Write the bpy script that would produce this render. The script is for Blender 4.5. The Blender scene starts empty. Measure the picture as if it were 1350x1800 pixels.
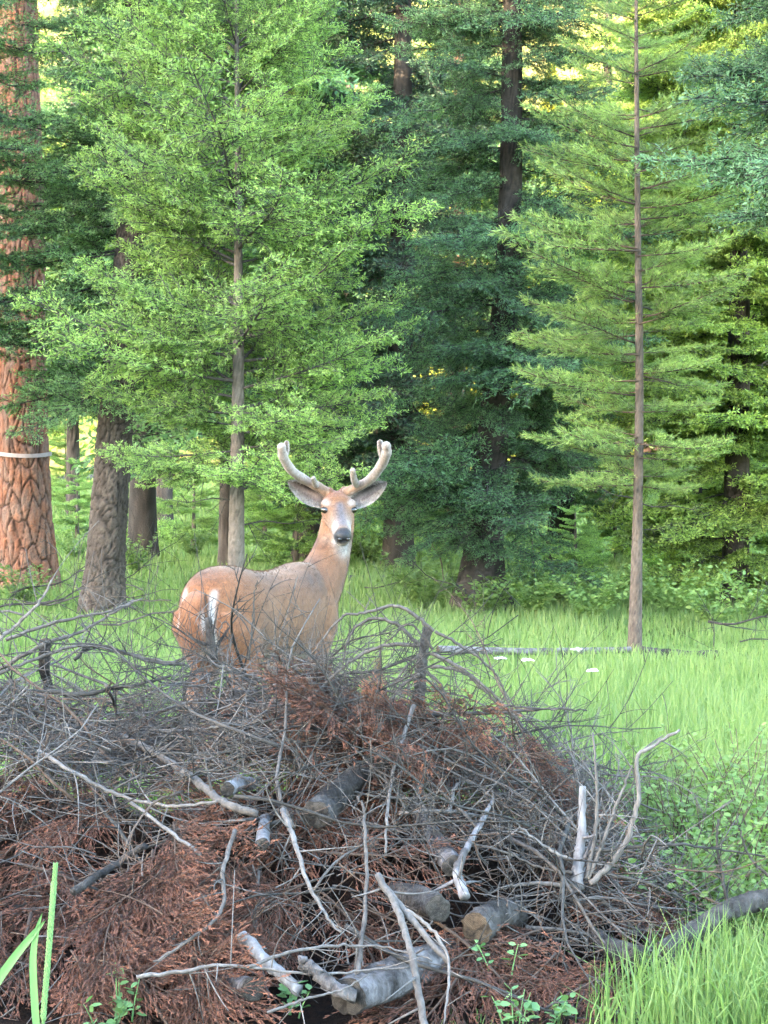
import bpy, math, random
import numpy as np
from mathutils import Vector, Matrix, Euler

# ------------------------------------------------------------------ camera, sky, sun, exposure
S = bpy.context.scene
COL = S.collection
CAMH, FPX, YH = 1.55, 3600.0, 775.0
PITCH = math.atan((900 - YH) / FPX)
cam = bpy.data.objects.new('camera', bpy.data.cameras.new('camera'))
COL.objects.link(cam)
cam.location = (0, 0, CAMH)
cam.rotation_euler = (math.pi / 2 - PITCH, 0, 0)
cam.data.sensor_fit = 'VERTICAL'
cam.data.sensor_height = 24.0
cam.data.lens = FPX / 1800 * 24.0
cam.data.clip_start = 0.05
cam.data.clip_end = 2000
S.camera = cam

SUN_EL = math.radians(11.0)
SUN_H = np.array([-0.80, -0.60])            # horizontal direction towards the sun
world = bpy.data.worlds.new('World')
S.world = world
world.use_nodes = True
wn = world.node_tree
sky = wn.nodes.new('ShaderNodeTexSky')
sky.sky_type = 'NISHITA'
sky.sun_disc = False
sky.sun_elevation = SUN_EL
sky.sun_rotation = math.atan2(SUN_H[0], SUN_H[1])
sky.air_density = 1.0
sky.dust_density = 1.2
sky.ozone_density = 1.0
bg = wn.nodes['Background']
bg.inputs['Strength'].default_value = 0.15
wn.links.new(sky.outputs[0], bg.inputs[0])
sd = bpy.data.lights.new('sun', 'SUN')
sd.energy = 2.2
sd.angle = math.radians(0.6)
sd.color = (1.0, 0.80, 0.55)
sun = bpy.data.objects.new('sun', sd)
COL.objects.link(sun)
sdir = Vector((SUN_H[0] * math.cos(SUN_EL), SUN_H[1] * math.cos(SUN_EL), math.sin(SUN_EL)))
sun.rotation_euler = sdir.to_track_quat('Z', 'Y').to_euler()
sun.location = (-20, -20, 30)
S.view_settings.view_transform = 'Standard'
S.view_settings.look = 'None'
S.view_settings.exposure = 4.95
S.view_settings.gamma = 1.0
S.view_settings.use_curve_mapping = False
S.cycles.max_bounces = 5
S.cycles.diffuse_bounces = 3
S.cycles.glossy_bounces = 2
S.cycles.transmission_bounces = 3
S.cycles.use_adaptive_sampling = True
S.cycles.adaptive_threshold = 0.02
S.cycles.use_denoising = True

rng = np.random.default_rng(7)
random.seed(7)


def P(px, py, D):
    """point in the place that lies D metres ahead, from a position in the 1350x1800 photograph"""
    u, v = (px - 675) / FPX, (900 - py) / FPX
    c, s = math.cos(PITCH), math.sin(PITCH)
    d = np.array([u, c + s * v, -s + c * v])
    return np.array([0, 0, CAMH]) + d * (D / d[1])


def G(px, py):
    u, v = (px - 675) / FPX, (900 - py) / FPX
    c, s = math.cos(PITCH), math.sin(PITCH)
    d = np.array([u, c + s * v, -s + c * v])
    return np.array([0, 0, CAMH]) + d * (-CAMH / d[2])


# ------------------------------------------------------------------ mesh helpers
def norm(a):
    return a / np.maximum(np.linalg.norm(a, axis=-1, keepdims=True), 1e-9)


class MB:
    def __init__(self):
        self.v, self.f, self.m, self.t, self.n = [], [], [], [], 0

    def add(self, v, f, mat=0, tint=0.0):
        v = np.asarray(v, float).reshape(-1, 3)
        f = np.asarray(f, int)
        if f.shape[1] == 4:
            f = np.concatenate([f[:, [0, 1, 2]], f[:, [0, 2, 3]]])
        self.v.append(v)
        self.f.append(f + self.n)
        self.m.append(np.full(len(f), mat, int))
        t = np.asarray(tint, float)
        if t.ndim <= 1:
            t = np.broadcast_to(t, (len(v),))
        self.t.append(t)
        self.n += len(v)
        return self

    def mesh(self, name, mats, smooth=True, colattr=None):
        v = np.concatenate(self.v)
        f = np.concatenate(self.f)
        m = np.concatenate(self.m)
        t = np.concatenate(self.t)
        return mesh_from(name, v, f, mats, m, t, smooth)


def mesh_from(name, v, f, mats, m=None, t=None, smooth=True):
    me = bpy.data.meshes.new(name)
    me.vertices.add(len(v))
    me.vertices.foreach_set('co', np.ascontiguousarray(v, np.float32).ravel())
    me.loops.add(len(f) * 3)
    me.loops.foreach_set('vertex_index', np.ascontiguousarray(f, np.int32).ravel())
    me.polygons.add(len(f))
    me.polygons.foreach_set('loop_start', np.arange(0, len(f) * 3, 3, dtype=np.int32))
    if m is not None:
        me.polygons.foreach_set('material_index', np.ascontiguousarray(m, np.int32))
    me.polygons.foreach_set('use_smooth', np.full(len(f), bool(smooth)))
    me.update(calc_edges=True)
    if t is not None:
        t = np.asarray(t)
        if t.ndim == 1:
            a = me.attributes.new('tint', 'FLOAT', 'POINT')
            a.data.foreach_set('value', np.ascontiguousarray(t, np.float32))
        else:
            a = me.attributes.new('fur', 'FLOAT_COLOR', 'POINT')
            c4 = np.concatenate([t, np.ones((len(t), 1))], 1)
            a.data.foreach_set('color', np.ascontiguousarray(c4, np.float32).ravel())
    for mt in (mats if isinstance(mats, (list, tuple)) else [mats]):
        me.materials.append(mt)
    return me


def tag(o, label=None, cat=None, group=None, kind=None):
    if label:
        o['label'] = label
    if cat:
        o['category'] = cat
    if group:
        o['group'] = group
    if kind:
        o['kind'] = kind
    return o


def obj(name, me, parent=None, loc=(0, 0, 0)):
    o = bpy.data.objects.new(name, me)
    COL.objects.link(o)
    o.location = loc
    if parent:
        o.parent = parent
    return o


def empty(name, loc):
    o = bpy.data.objects.new(name, None)
    COL.objects.link(o)
    o.location = loc
    o.empty_display_size = 0.1
    return o


def tubes(Pt, R, k=5, ref=None, cap=True):
    """Pt (B,N,3), R (B,N) -> verts, faces, ring parameter"""
    Pt = np.asarray(Pt, float)
    R = np.asarray(R, float)
    if Pt.ndim == 2:
        Pt, R = Pt[None], R[None]
    B, N, _ = Pt.shape
    T = np.gradient(Pt, axis=1)
    T = norm(T)
    mean = norm(T.mean(1))
    if ref is None:
        ref = np.where(np.abs(mean[:, 2:3]) < 0.8, np.array([[0, 0, 1.0]]), np.array([[1.0, 0, 0]]))
    ref = np.broadcast_to(ref[:, None, :], T.shape)
    n1 = norm(np.cross(T, ref))
    n2 = np.cross(n1, T)
    a = np.linspace(0, 2 * np.pi, k, endpoint=False)
    V = Pt[:, :, None, :] + R[:, :, None, None] * (n1[:, :, None, :] * np.cos(a)[None, None, :, None]
                                                   + n2[:, :, None, :] * np.sin(a)[None, None, :, None])
    idx = np.arange(B * N * k).reshape(B, N, k)
    q = np.stack([idx[:, :-1, :], np.roll(idx[:, :-1, :], -1, 2), np.roll(idx[:, 1:, :], -1, 2), idx[:, 1:, :]], -1).reshape(-1, 4)
    f = np.concatenate([q[:, [0, 1, 2]], q[:, [0, 2, 3]]])
    V = V.reshape(-1, 3)
    s = np.broadcast_to(np.linspace(0, 1, N)[None, :, None], (B, N, k)).reshape(-1)
    if cap:
        c = B * N * k + np.arange(B * 2).reshape(B, 2)
        V = np.concatenate([V, Pt[:, [0, -1], :].reshape(-1, 3)])
        s = np.concatenate([s, np.tile([0, 1.0], B)])
        r0, r1 = idx[:, 0, :], idx[:, -1, :]
        f0 = np.stack([np.roll(r0, -1, 1), r0, np.broadcast_to(c[:, :1], r0.shape)], -1).reshape(-1, 3)
        f1 = np.stack([r1, np.roll(r1, -1, 1), np.broadcast_to(c[:, 1:], r1.shape)], -1).reshape(-1, 3)
        f = np.concatenate([f, f0, f1])
    return V, f, s


def spline(pts, n):
    pts = np.asarray(pts, float)
    if len(pts) == 2:
        t = np.linspace(0, 1, n)[:, None]
        return pts[0] * (1 - t) + pts[1] * t
    p = np.concatenate([[2 * pts[0] - pts[1]], pts, [2 * pts[-1] - pts[-2]]])
    m = len(pts) - 1
    u = np.linspace(0, m - 1e-6, n)
    i = u.astype(int)
    t = (u - i)[:, None]
    a, b, c, d = p[i], p[i + 1], p[i + 2], p[i + 3]
    return 0.5 * (2 * b + (c - a) * t + (2 * a - 5 * b + 4 * c - d) * t ** 2 + (3 * b - a - 3 * c + d) * t ** 3)


def lerp_tab(tab, x):
    tab = np.asarray(tab, float)
    return np.interp(x, tab[:, 0], tab[:, 1])


# ------------------------------------------------------------------ materials
def newmat(name):
    m = bpy.data.materials.new(name)
    m.use_nodes = True
    nt = m.node_tree
    return m, nt, nt.nodes['Principled BSDF'], nt.nodes['Material Output']


def nd(nt, kind, **kw):
    n = nt.nodes.new(kind)
    for k, v in kw.items():
        setattr(n, k, v)
    return n


def mixc(nt, fac, a, b, blend='MIX'):
    n = nd(nt, 'ShaderNodeMix', data_type='RGBA', blend_type=blend)
    for sock, val in ((n.inputs[0], fac), (n.inputs[6], a), (n.inputs[7], b)):
        if hasattr(val, 'is_linked'):
            nt.links.new(val, sock)
        elif isinstance(val, (int, float)):
            sock.default_value = val
        else:
            sock.default_value = (*val, 1)
    return n.outputs[2]


def noise(nt, scale, detail=4, rough=0.6, coord=None, lo=0.35, hi=0.65):
    n = nd(nt, 'ShaderNodeTexNoise')
    n.inputs['Scale'].default_value = scale
    n.inputs['Detail'].default_value = detail
    n.inputs['Roughness'].default_value = rough
    if coord is not None:
        nt.links.new(coord, n.inputs['Vector'])
    r = nd(nt, 'ShaderNodeMapRange')
    r.inputs[1].default_value = lo
    r.inputs[2].default_value = hi
    nt.links.new(n.outputs[0], r.inputs[0])
    return r.outputs[0]


def coords(nt, scale=(1, 1, 1), kind='Object'):
    tc = nd(nt, 'ShaderNodeTexCoord')
    mp = nd(nt, 'ShaderNodeMapping')
    mp.inputs['Scale'].default_value = scale
    nt.links.new(tc.outputs[kind], mp.inputs[0])
    return mp.outputs[0]


def attr(nt, name='tint', fac=True):
    a = nd(nt, 'ShaderNodeAttribute', attribute_name=name)
    return a.outputs['Fac'] if fac else a.outputs['Color']


def needle_mat(name, old, new, trans=0.35, var=0.25, rough=0.55):
    m, nt, p, out = newmat(name)
    c = mixc(nt, attr(nt), old, new)
    oi = nd(nt, 'ShaderNodeObjectInfo')
    mr = nd(nt, 'ShaderNodeMapRange')
    mr.inputs[3].default_value = 1 - var
    mr.inputs[4].default_value = 1 + var
    nt.links.new(oi.outputs['Random'], mr.inputs[0])
    hs = nd(nt, 'ShaderNodeHueSaturation')
    nt.links.new(mr.outputs[0], hs.inputs['Value'])
    nt.links.new(c, hs.inputs['Color'])
    nt.links.new(hs.outputs[0], p.inputs['Base Color'])
    p.inputs['Roughness'].default_value = rough
    p.inputs['Specular IOR Level'].default_value = 0.3
    if trans > 0:
        tr = nd(nt, 'ShaderNodeBsdfTranslucent')
        c2 = mixc(nt, 1.0, hs.outputs[0], (1.25, 1.3, 0.7), 'MULTIPLY')
        nt.links.new(c2, tr.inputs[0])
        mx = nd(nt, 'ShaderNodeMixShader')
        mx.inputs[0].default_value = trans
        nt.links.new(p.outputs[0], mx.inputs[1])
        nt.links.new(tr.outputs[0], mx.inputs[2])
        nt.links.new(mx.outputs[0], out.inputs[0])
    return m


def wood_mat(name, a, b, dark, scale=(60, 60, 14), sp=0.5, bump=0.4, dist=0.004, var=0.2, rough=0.85):
    """weathered wood or bark: streaky noise along the piece plus blotches"""
    m, nt, p, out = newmat(name)
    co = coords(nt, scale)
    n1 = noise(nt, 1.0, 6, 0.65, co)
    n2 = noise(nt, 9.0, 5, 0.7, coords(nt), 0.45, 0.62)
    c = mixc(nt, n1, a, b)
    f = nd(nt, 'ShaderNodeMath', operation='MULTIPLY')
    nt.links.new(n2, f.inputs[0])
    f.inputs[1].default_value = sp
    c = mixc(nt, f.outputs[0], c, dark)
    oi = nd(nt, 'ShaderNodeObjectInfo')
    mr = nd(nt, 'ShaderNodeMapRange')
    mr.inputs[3].default_value = 1 - var
    mr.inputs[4].default_value = 1 + var
    nt.links.new(oi.outputs['Random'], mr.inputs[0])
    hs = nd(nt, 'ShaderNodeHueSaturation')
    nt.links.new(mr.outputs[0], hs.inputs['Value'])
    nt.links.new(c, hs.inputs['Color'])
    nt.links.new(hs.outputs[0], p.inputs['Base Color'])
    p.inputs['Roughness'].default_value = rough
    p.inputs['Specular IOR Level'].default_value = 0.2
    bp = nd(nt, 'ShaderNodeBump')
    bp.inputs['Strength'].default_value = bump
    bp.inputs['Distance'].default_value = dist
    nt.links.new(n1, bp.inputs['Height'])
    nt.links.new(bp.outputs[0], p.inputs['Normal'])
    return m


def simple_mat(name, a, b, scale=30, rough=0.7, bump=0.0, spec=0.3):
    m, nt, p, out = newmat(name)
    n = noise(nt, scale, 5, 0.6, coords(nt))
    nt.links.new(mixc(nt, n, a, b), p.inputs['Base Color'])
    p.inputs['Roughness'].default_value = rough
    p.inputs['Specular IOR Level'].default_value = spec
    if bump:
        bp = nd(nt, 'ShaderNodeBump')
        bp.inputs['Strength'].default_value = bump
        bp.inputs['Distance'].default_value = 0.005
        nt.links.new(n, bp.inputs['Height'])
        nt.links.new(bp.outputs[0], p.inputs['Normal'])
    return m


def plate_mat(name, lo, hi1, hi2, scale=8):
    m, nt, p, out = newmat(name)
    n = noise(nt, scale, 5, 0.6, coords(nt, (1, 1, 0.5)))
    n2 = noise(nt, 60, 4, 0.7, coords(nt), 0.3, 0.7)
    c = mixc(nt, n, hi1, hi2)
    c = mixc(nt, n2, c, mixc(nt, 1.0, c, (0.7, 0.66, 0.62), 'MULTIPLY'))
    c = mixc(nt, attr(nt), lo, c)
    nt.links.new(c, p.inputs['Base Color'])
    p.inputs['Roughness'].default_value = 0.9
    p.inputs['Specular IOR Level'].default_value = 0.15
    bp = nd(nt, 'ShaderNodeBump')
    bp.inputs['Strength'].default_value = 0.5
    bp.inputs['Distance'].default_value = 0.008
    nt.links.new(n2, bp.inputs['Height'])
    nt.links.new(bp.outputs[0], p.inputs['Normal'])
    return m


M = {}
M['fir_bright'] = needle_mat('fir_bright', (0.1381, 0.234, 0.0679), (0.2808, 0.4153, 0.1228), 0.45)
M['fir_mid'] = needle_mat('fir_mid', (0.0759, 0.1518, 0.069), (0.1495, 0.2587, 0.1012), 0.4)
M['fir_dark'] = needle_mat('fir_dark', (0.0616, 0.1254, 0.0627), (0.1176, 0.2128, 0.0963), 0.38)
M['fir_shade'] = needle_mat('fir_shade', (0.026, 0.056, 0.032), (0.056, 0.105, 0.054), 0.30)  # darker copy of the fir needles, shade of the hollows painted in
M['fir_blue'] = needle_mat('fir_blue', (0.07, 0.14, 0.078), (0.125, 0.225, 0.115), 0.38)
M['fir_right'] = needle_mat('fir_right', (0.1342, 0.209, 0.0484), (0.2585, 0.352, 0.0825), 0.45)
M['pine'] = needle_mat('pine', (0.1176, 0.1848, 0.0582), (0.2128, 0.3024, 0.0896), 0.4)
M['far_leaf'] = needle_mat('far_leaf', (0.130, 0.150, 0.025), (0.240, 0.240, 0.040), 0.40)  # yellow of the low sun mixed into the far leaf colour
M['dead_red'] = needle_mat('dead_red', (0.036, 0.015, 0.011), (0.190, 0.080, 0.051), 0.1, 0.35, 0.7)
M['grass'] = needle_mat('grass', (0.1064, 0.1824, 0.0513), (0.209, 0.2565, 0.1045), 0.4)
M['leaf'] = needle_mat('leaf', (0.085, 0.145, 0.038), (0.15, 0.225, 0.066), 0.38)
M['leaf_fresh'] = needle_mat('leaf_fresh', (0.075, 0.165, 0.062), (0.150, 0.260, 0.095), 0.30)
M['twig'] = wood_mat('twig', (0.0416, 0.036, 0.0328), (0.0896, 0.0792, 0.072), (0.026, 0.022, 0.020))
M['twig_dark'] = wood_mat('twig_dark', (0.024, 0.022, 0.020), (0.052, 0.048, 0.044), (0.014, 0.013, 0.012))
M['twig_pale'] = wood_mat('twig_pale', (0.068, 0.0608, 0.0568), (0.132, 0.12, 0.1136), (0.055, 0.047, 0.042))
M['twig_brown'] = wood_mat('twig_brown', (0.056, 0.036, 0.0256), (0.096, 0.0656, 0.0496), (0.030, 0.020, 0.015))
M['wood_pale'] = wood_mat('wood_pale', (0.0808, 0.076, 0.0789), (0.1757, 0.1691, 0.1767), (0.035, 0.030, 0.028), (40, 40, 8), 0.8)
M['bark_grey'] = wood_mat('bark_grey', (0.0272, 0.0238, 0.0221), (0.085, 0.0765, 0.0731), (0.014, 0.012, 0.011), (34, 34, 14), 0.9, 1.0, 0.014)
M['bark_peel'] = wood_mat('bark_peel', (0.0405, 0.0351, 0.0333), (0.1485, 0.1368, 0.1386), (0.018, 0.015, 0.014), (22, 22, 9), 0.9, 0.9, 0.012)
def cut_mat(name, a, b, dark):
    """sawn end: growth rings round the pith at the object's origin, radial checks and stains"""
    m, nt, pr_, out = newmat(name)
    co = coords(nt)
    ln = nd(nt, 'ShaderNodeVectorMath', operation='LENGTH')
    nt.links.new(co, ln.inputs[0])
    nz = noise(nt, 30, 4, 0.6, co, 0.3, 0.7)
    ad = nd(nt, 'ShaderNodeMath', operation='MULTIPLY_ADD')
    nt.links.new(ln.outputs['Value'], ad.inputs[0])
    ad.inputs[1].default_value = 1600
    mu = nd(nt, 'ShaderNodeMath', operation='MULTIPLY')
    nt.links.new(nz, mu.inputs[0]); mu.inputs[1].default_value = 5.0
    nt.links.new(mu.outputs[0], ad.inputs[2])
    si = nd(nt, 'ShaderNodeMath', operation='SINE')
    nt.links.new(ad.outputs[0], si.inputs[0])
    mr = nd(nt, 'ShaderNodeMapRange'); mr.inputs[1].default_value = -1; mr.inputs[2].default_value = 1
    nt.links.new(si.outputs[0], mr.inputs[0])
    c = mixc(nt, mr.outputs[0], a, b)
    c = mixc(nt, noise(nt, 45, 6, 0.75, co, 0.42, 0.62), c, dark)
    nt.links.new(c, pr_.inputs['Base Color'])
    pr_.inputs['Roughness'].default_value = 0.9
    pr_.inputs['Specular IOR Level'].default_value = 0.1
    return m


M['cut_wood'] = cut_mat('cut_wood', (0.046, 0.032, 0.021), (0.092, 0.067, 0.046), (0.022, 0.017, 0.013))
M['cut_grey'] = cut_mat('cut_grey', (0.030, 0.026, 0.023), (0.064, 0.057, 0.050), (0.015, 0.013, 0.012))
M['trunk_fir'] = plate_mat('trunk_fir', (0.016, 0.013, 0.012), (0.070, 0.056, 0.048), (0.125, 0.104, 0.090), 9)
M['trunk_pond'] = plate_mat('trunk_pond', (0.030, 0.018, 0.014), (0.255, 0.108, 0.062), (0.185, 0.125, 0.100), 9)
M['trunk_pale'] = plate_mat('trunk_pale', (0.050, 0.043, 0.038), (0.115, 0.094, 0.080), (0.195, 0.168, 0.146), 9)
M['trunk_pine'] = plate_mat('trunk_pine', (0.038, 0.030, 0.026), (0.100, 0.078, 0.063), (0.155, 0.125, 0.104), 14)
M['trunk_dark'] = plate_mat('trunk_dark', (0.016, 0.014, 0.013), (0.042, 0.035, 0.031), (0.066, 0.056, 0.048), 7)


def ground_mat():
    m, nt, p, out = newmat('ground')
    co = coords(nt)
    n1 = noise(nt, 0.6, 6, 0.6, co)
    n2 = noise(nt, 14, 6, 0.7, co)
    c = mixc(nt, n1, (0.065, 0.110, 0.030), (0.100, 0.150, 0.045))
    c = mixc(nt, n2, c, mixc(nt, 1.0, c, (0.75, 0.62, 0.5), 'MULTIPLY'))
    # yellow grass on the far meadow and slope, sunlight put into its colour
    sx = nd(nt, 'ShaderNodeSeparateXYZ')
    nt.links.new(co, sx.inputs[0])
    mr = nd(nt, 'ShaderNodeMapRange')
    mr.inputs[1].default_value = 45
    mr.inputs[2].default_value = 85
    nt.links.new(sx.outputs[1], mr.inputs[0])
    n3 = noise(nt, 0.25, 6, 0.6, co)
    c = mixc(nt, mr.outputs[0], c, mixc(nt, n3, (0.17, 0.20, 0.04), (0.30, 0.26, 0.09)))
    nt.links.new(c, p.inputs['Base Color'])
    p.inputs['Roughness'].default_value = 1.0
    p.inputs['Specular IOR Level'].default_value = 0.05
    bp = nd(nt, 'ShaderNodeBump')
    bp.inputs['Strength'].default_value = 0.8
    bp.inputs['Distance'].default_value = 0.03
    nt.links.new(n2, bp.inputs['Height'])
    nt.links.new(bp.outputs[0], p.inputs['Normal'])
    return m


M['ground'] = ground_mat()


def gap_litter_mat():
    m, nt, p, out = newmat('gap_shade_litter')
    co = coords(nt)
    n1 = noise(nt, 5, 6, 0.7, co)
    n2 = noise(nt, 45, 5, 0.7, co)
    c = mixc(nt, n1, (0.020, 0.014, 0.011), (0.036, 0.020, 0.014))  # litter browns darkened to carry the shade of the pile's gaps
    c = mixc(nt, n2, c, (0.014, 0.011, 0.010))
    nt.links.new(c, p.inputs['Base Color'])
    p.inputs['Roughness'].default_value = 1.0
    p.inputs['Specular IOR Level'].default_value = 0.05
    bp = nd(nt, 'ShaderNodeBump')
    bp.inputs['Strength'].default_value = 1.0
    bp.inputs['Distance'].default_value = 0.03
    nt.links.new(n2, bp.inputs['Height'])
    nt.links.new(bp.outputs[0], p.inputs['Normal'])
    return m


M['litter'] = gap_litter_mat()


def fur_mat():
    m, nt, p, out = newmat('deer_fur')
    c = attr(nt, 'fur', False)
    n = noise(nt, 110, 4, 0.75, coords(nt, (1, 1, 0.55)), 0.3, 0.7)
    n5 = noise(nt, 22, 4, 0.7, coords(nt), 0.3, 0.7)
    c = mixc(nt, n5, mixc(nt, 1.0, c, (0.80, 0.76, 0.72), 'MULTIPLY'), mixc(nt, 1.0, c, (1.14, 1.14, 1.15), 'MULTIPLY'))
    c = mixc(nt, n, mixc(nt, 1.0, c, (0.62, 0.58, 0.55), 'MULTIPLY'), mixc(nt, 1.0, c, (1.30, 1.30, 1.30), 'MULTIPLY'))
    nt.links.new(c, p.inputs['Base Color'])
    p.inputs['Roughness'].default_value = 0.75
    p.inputs['Specular IOR Level'].default_value = 0.2
    p.inputs['Sheen Weight'].default_value = 0.15
    bp = nd(nt, 'ShaderNodeBump')
    bp.inputs['Strength'].default_value = 0.25
    bp.inputs['Distance'].default_value = 0.003
    nt.links.new(n, bp.inputs['Height'])
    nt.links.new(bp.outputs[0], p.inputs['Normal'])
    return m


M['fur'] = fur_mat()
M['eye'] = simple_mat('eye', (0.006, 0.005, 0.004), (0.012, 0.009, 0.007), 20, 0.12, 0, 0.6)
M['nose'] = simple_mat('nose', (0.006, 0.006, 0.007), (0.014, 0.014, 0.017), 200, 0.45, 0.3, 0.3)


# ------------------------------------------------------------------ ground: one sheet with an added unseen sun-blocking ridge behind and a slope ahead
def smooth01(x):
    x = np.clip(x, 0, 1)
    return x * x * (3 - 2 * x)


SHADE_RIDGE_S, SHADE_RIDGE_Z = 170.0, 0.0
TERMINATOR = 37.0
SHADE_RIDGE_Z = (SHADE_RIDGE_S + TERMINATOR) * math.tan(SUN_EL)


def ground_z(x, y):
    s = x * SUN_H[0] + y * SUN_H[1]
    z = SHADE_RIDGE_Z * smooth01((s - 70) / (SHADE_RIDGE_S - 70))  # ridge added out of view so its shadow covers the near scene
    z = z + np.maximum(0, (y - 95) / 100) ** 1.35 * 46
    z = z + 0.02 * np.sin(x * 1.7 + 1.0) * np.sin(y * 1.3) * smooth01((y - 10) / 4)
    return z


def build_ground():
    def axis(lo, hi, n, c=0.0, k=3.2):
        t = np.linspace(-1, 1, n)
        w = np.sinh(k * t) / math.sinh(k)
        return np.where(w < 0, c + w * (c - lo), c + w * (hi - c))
    xs = axis(-420, 420, 181)
    ys = axis(-420, 620, 221, 10.0)
    X, Y = np.meshgrid(xs, ys)
    Z = ground_z(X, Y)
    v = np.stack([X, Y, Z], -1).reshape(-1, 3)
    i = np.arange(v.shape[0]).reshape(X.shape)
    q = np.stack([i[:-1, :-1], i[:-1, 1:], i[1:, 1:], i[1:, :-1]], -1).reshape(-1, 4)
    mb = MB().add(v, q)
    o = obj('ground', mb.mesh('ground', M['ground']))
    tag(o, 'green meadow floor rising to a yellow sunlit slope far behind', 'ground', kind='structure')


build_ground()

# ------------------------------------------------------------------ foliage branch generators


def shoots_to_mesh(mb, st, di, ln, order, dens, nl, nw, ang, flat, mat_n=1, mat_w=0, wr=0.0035, bow=0.0, r=None, tipgain=1.0):
    """st start points, di unit directions, ln lengths: a woody stem and needles on each"""
    st, di, ln, order = map(np.asarray, (st, di, ln, order))
    n = len(st)
    # stems (3 point tubes)
    mid = st + di * (ln * 0.5)[:, None] + np.array([0, 0, 1]) * (bow * ln * 0.12)[:, None]
    end = st + di * ln[:, None] - np.array([0, 0, 1]) * (bow * ln * 0.12)[:, None]
    V, f, s = tubes(np.stack([st, mid, end], 1), np.stack([np.full(n, wr), np.full(n, wr * 0.7), np.full(n, wr * 0.3)], 1) * (0.6 + 0.8 * np.clip(ln, 0, .6)[:, None]), 3, cap=False)
    mb.add(V, f, mat_w, 0)
    if dens <= 0:
        return
    cnt = np.maximum(2, (ln * dens).astype(int))
    idx = np.repeat(np.arange(n), cnt)
    t = r.random(len(idx)) ** 0.9
    p = np.where(t[:, None] < 0.5, st[idx] + (mid[idx] - st[idx]) * (t[:, None] * 2), mid[idx] + (end[idx] - mid[idx]) * (t[:, None] * 2 - 1))
    d = di[idx]
    up = np.array([0, 0, 1.0])
    side = norm(np.cross(d, np.broadcast_to(up, d.shape)) + 1e-6)
    vert = np.cross(side, d)
    a = r.uniform(0, 2 * np.pi, len(idx))
    perp = norm(side * np.cos(a)[:, None] + vert * (np.sin(a) * flat)[:, None])
    an = np.radians(ang + r.normal(0, 12, len(idx)))
    nd_ = d * np.cos(an)[:, None] + perp * np.sin(an)[:, None]
    L = nl * r.uniform(0.7, 1.2, len(idx))
    wv = norm(np.cross(nd_, norm(r.normal(size=nd_.shape)))) * (nw * 0.5)
    # each needle bundle is a kite: base, two shoulders, tip
    tip = p + nd_ * L[:, None]
    sh = p + nd_ * (L * 0.45)[:, None]
    V = np.stack([p, sh + wv, tip, sh - wv], 1).reshape(-1, 3)
    i = np.arange(len(idx)) * 4
    f = np.concatenate([np.stack([i, i + 1, i + 2], 1), np.stack([i, i + 2, i + 3], 1)])
    tint = np.clip((t ** 1.5) * tipgain * (0.35 + 0.3 * order[idx]) + r.uniform(-0.1, 0.15, len(idx)), 0, 1)
    mb.add(V, f, mat_n, np.repeat(tint, 4))


def fir_branch(name, seed, mats, L=1.0, nside=20, spread=0.42, droop=0.10, upturn=0.06, dens=95, nl=0.03, nw=0.007, ang=52, flat=0.75,
               bare=0.12, subl=0.34, hang=0.0, wr=0.009, layers=1.0):
    r = np.random.default_rng(seed)
    mb = MB()
    x = np.linspace(0, 1, 9)
    zz = -droop * x ** 1.6 + upturn * x ** 4
    yy = 0.04 * np.sin(x * 5 + r.uniform(0, 6)) * x
    axis = np.stack([x * L, yy, zz], 1)
    V, f, s = tubes(axis[None], (wr * (1 - 0.85 * x))[None], 5)
    mb.add(V, f, 0, 0)
    ax = lambda t: np.stack([np.interp(t, x, axis[:, k]) for k in range(3)], -1)
    st, di, ln, od = [], [], [], []
    for i in range(nside):
        for sgn in (-1, 1):
            t = bare + (1 - bare) * (i + r.uniform(0, 0.9)) / nside
            l = (spread * (1 - t) ** 0.75 * min(1, (t - bare * 0.4) / 0.12) + 0.07) * r.uniform(0.65, 1.15)
            a = math.radians(r.uniform(42, 66))
            el = r.normal(0, 0.16 * layers) - hang
            d = np.array([math.cos(a), sgn * math.sin(a), el])
            d /= np.linalg.norm(d)
            p = ax(np.array([t]))[0]
            st.append(p); di.append(d); ln.append(l); od.append(1.0)
            m = int(l / 0.045)
            for j in range(m):
                for sg2 in (-1, 1):
                    if r.random() < 0.2:
                        continue
                    tt = (j + r.uniform(0.1, 0.9)) / m
                    l2 = subl * l * (1 - tt) ** 0.8 * r.uniform(0.6, 1.2) + 0.025
                    b = math.radians(r.uniform(35, 60)) * sg2
                    c, s_ = math.cos(b), math.sin(b)
                    d2 = np.array([d[0] * c - d[1] * s_, d[0] * s_ + d[1] * c, d[2] + r.normal(0, 0.14) - hang * 0.8])
                    d2 /= np.linalg.norm(d2)
                    st.append(p + d * l * tt); di.append(d2); ln.append(l2); od.append(2.0)
    # leader
    st.append(ax(np.array([0.75]))[0]); d = ax(np.array([1.0]))[0] - st[-1]
    ln.append(np.linalg.norm(d)); di.append(d / ln[-1]); od.append(2.0)
    shoots_to_mesh(mb, np.array(st), np.array(di), np.array(ln), np.array(od), dens, nl, nw, ang, flat, bow=0.6 * (hang > 0) + 0.2, r=r)
    return mb.mesh(name, mats)


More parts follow.
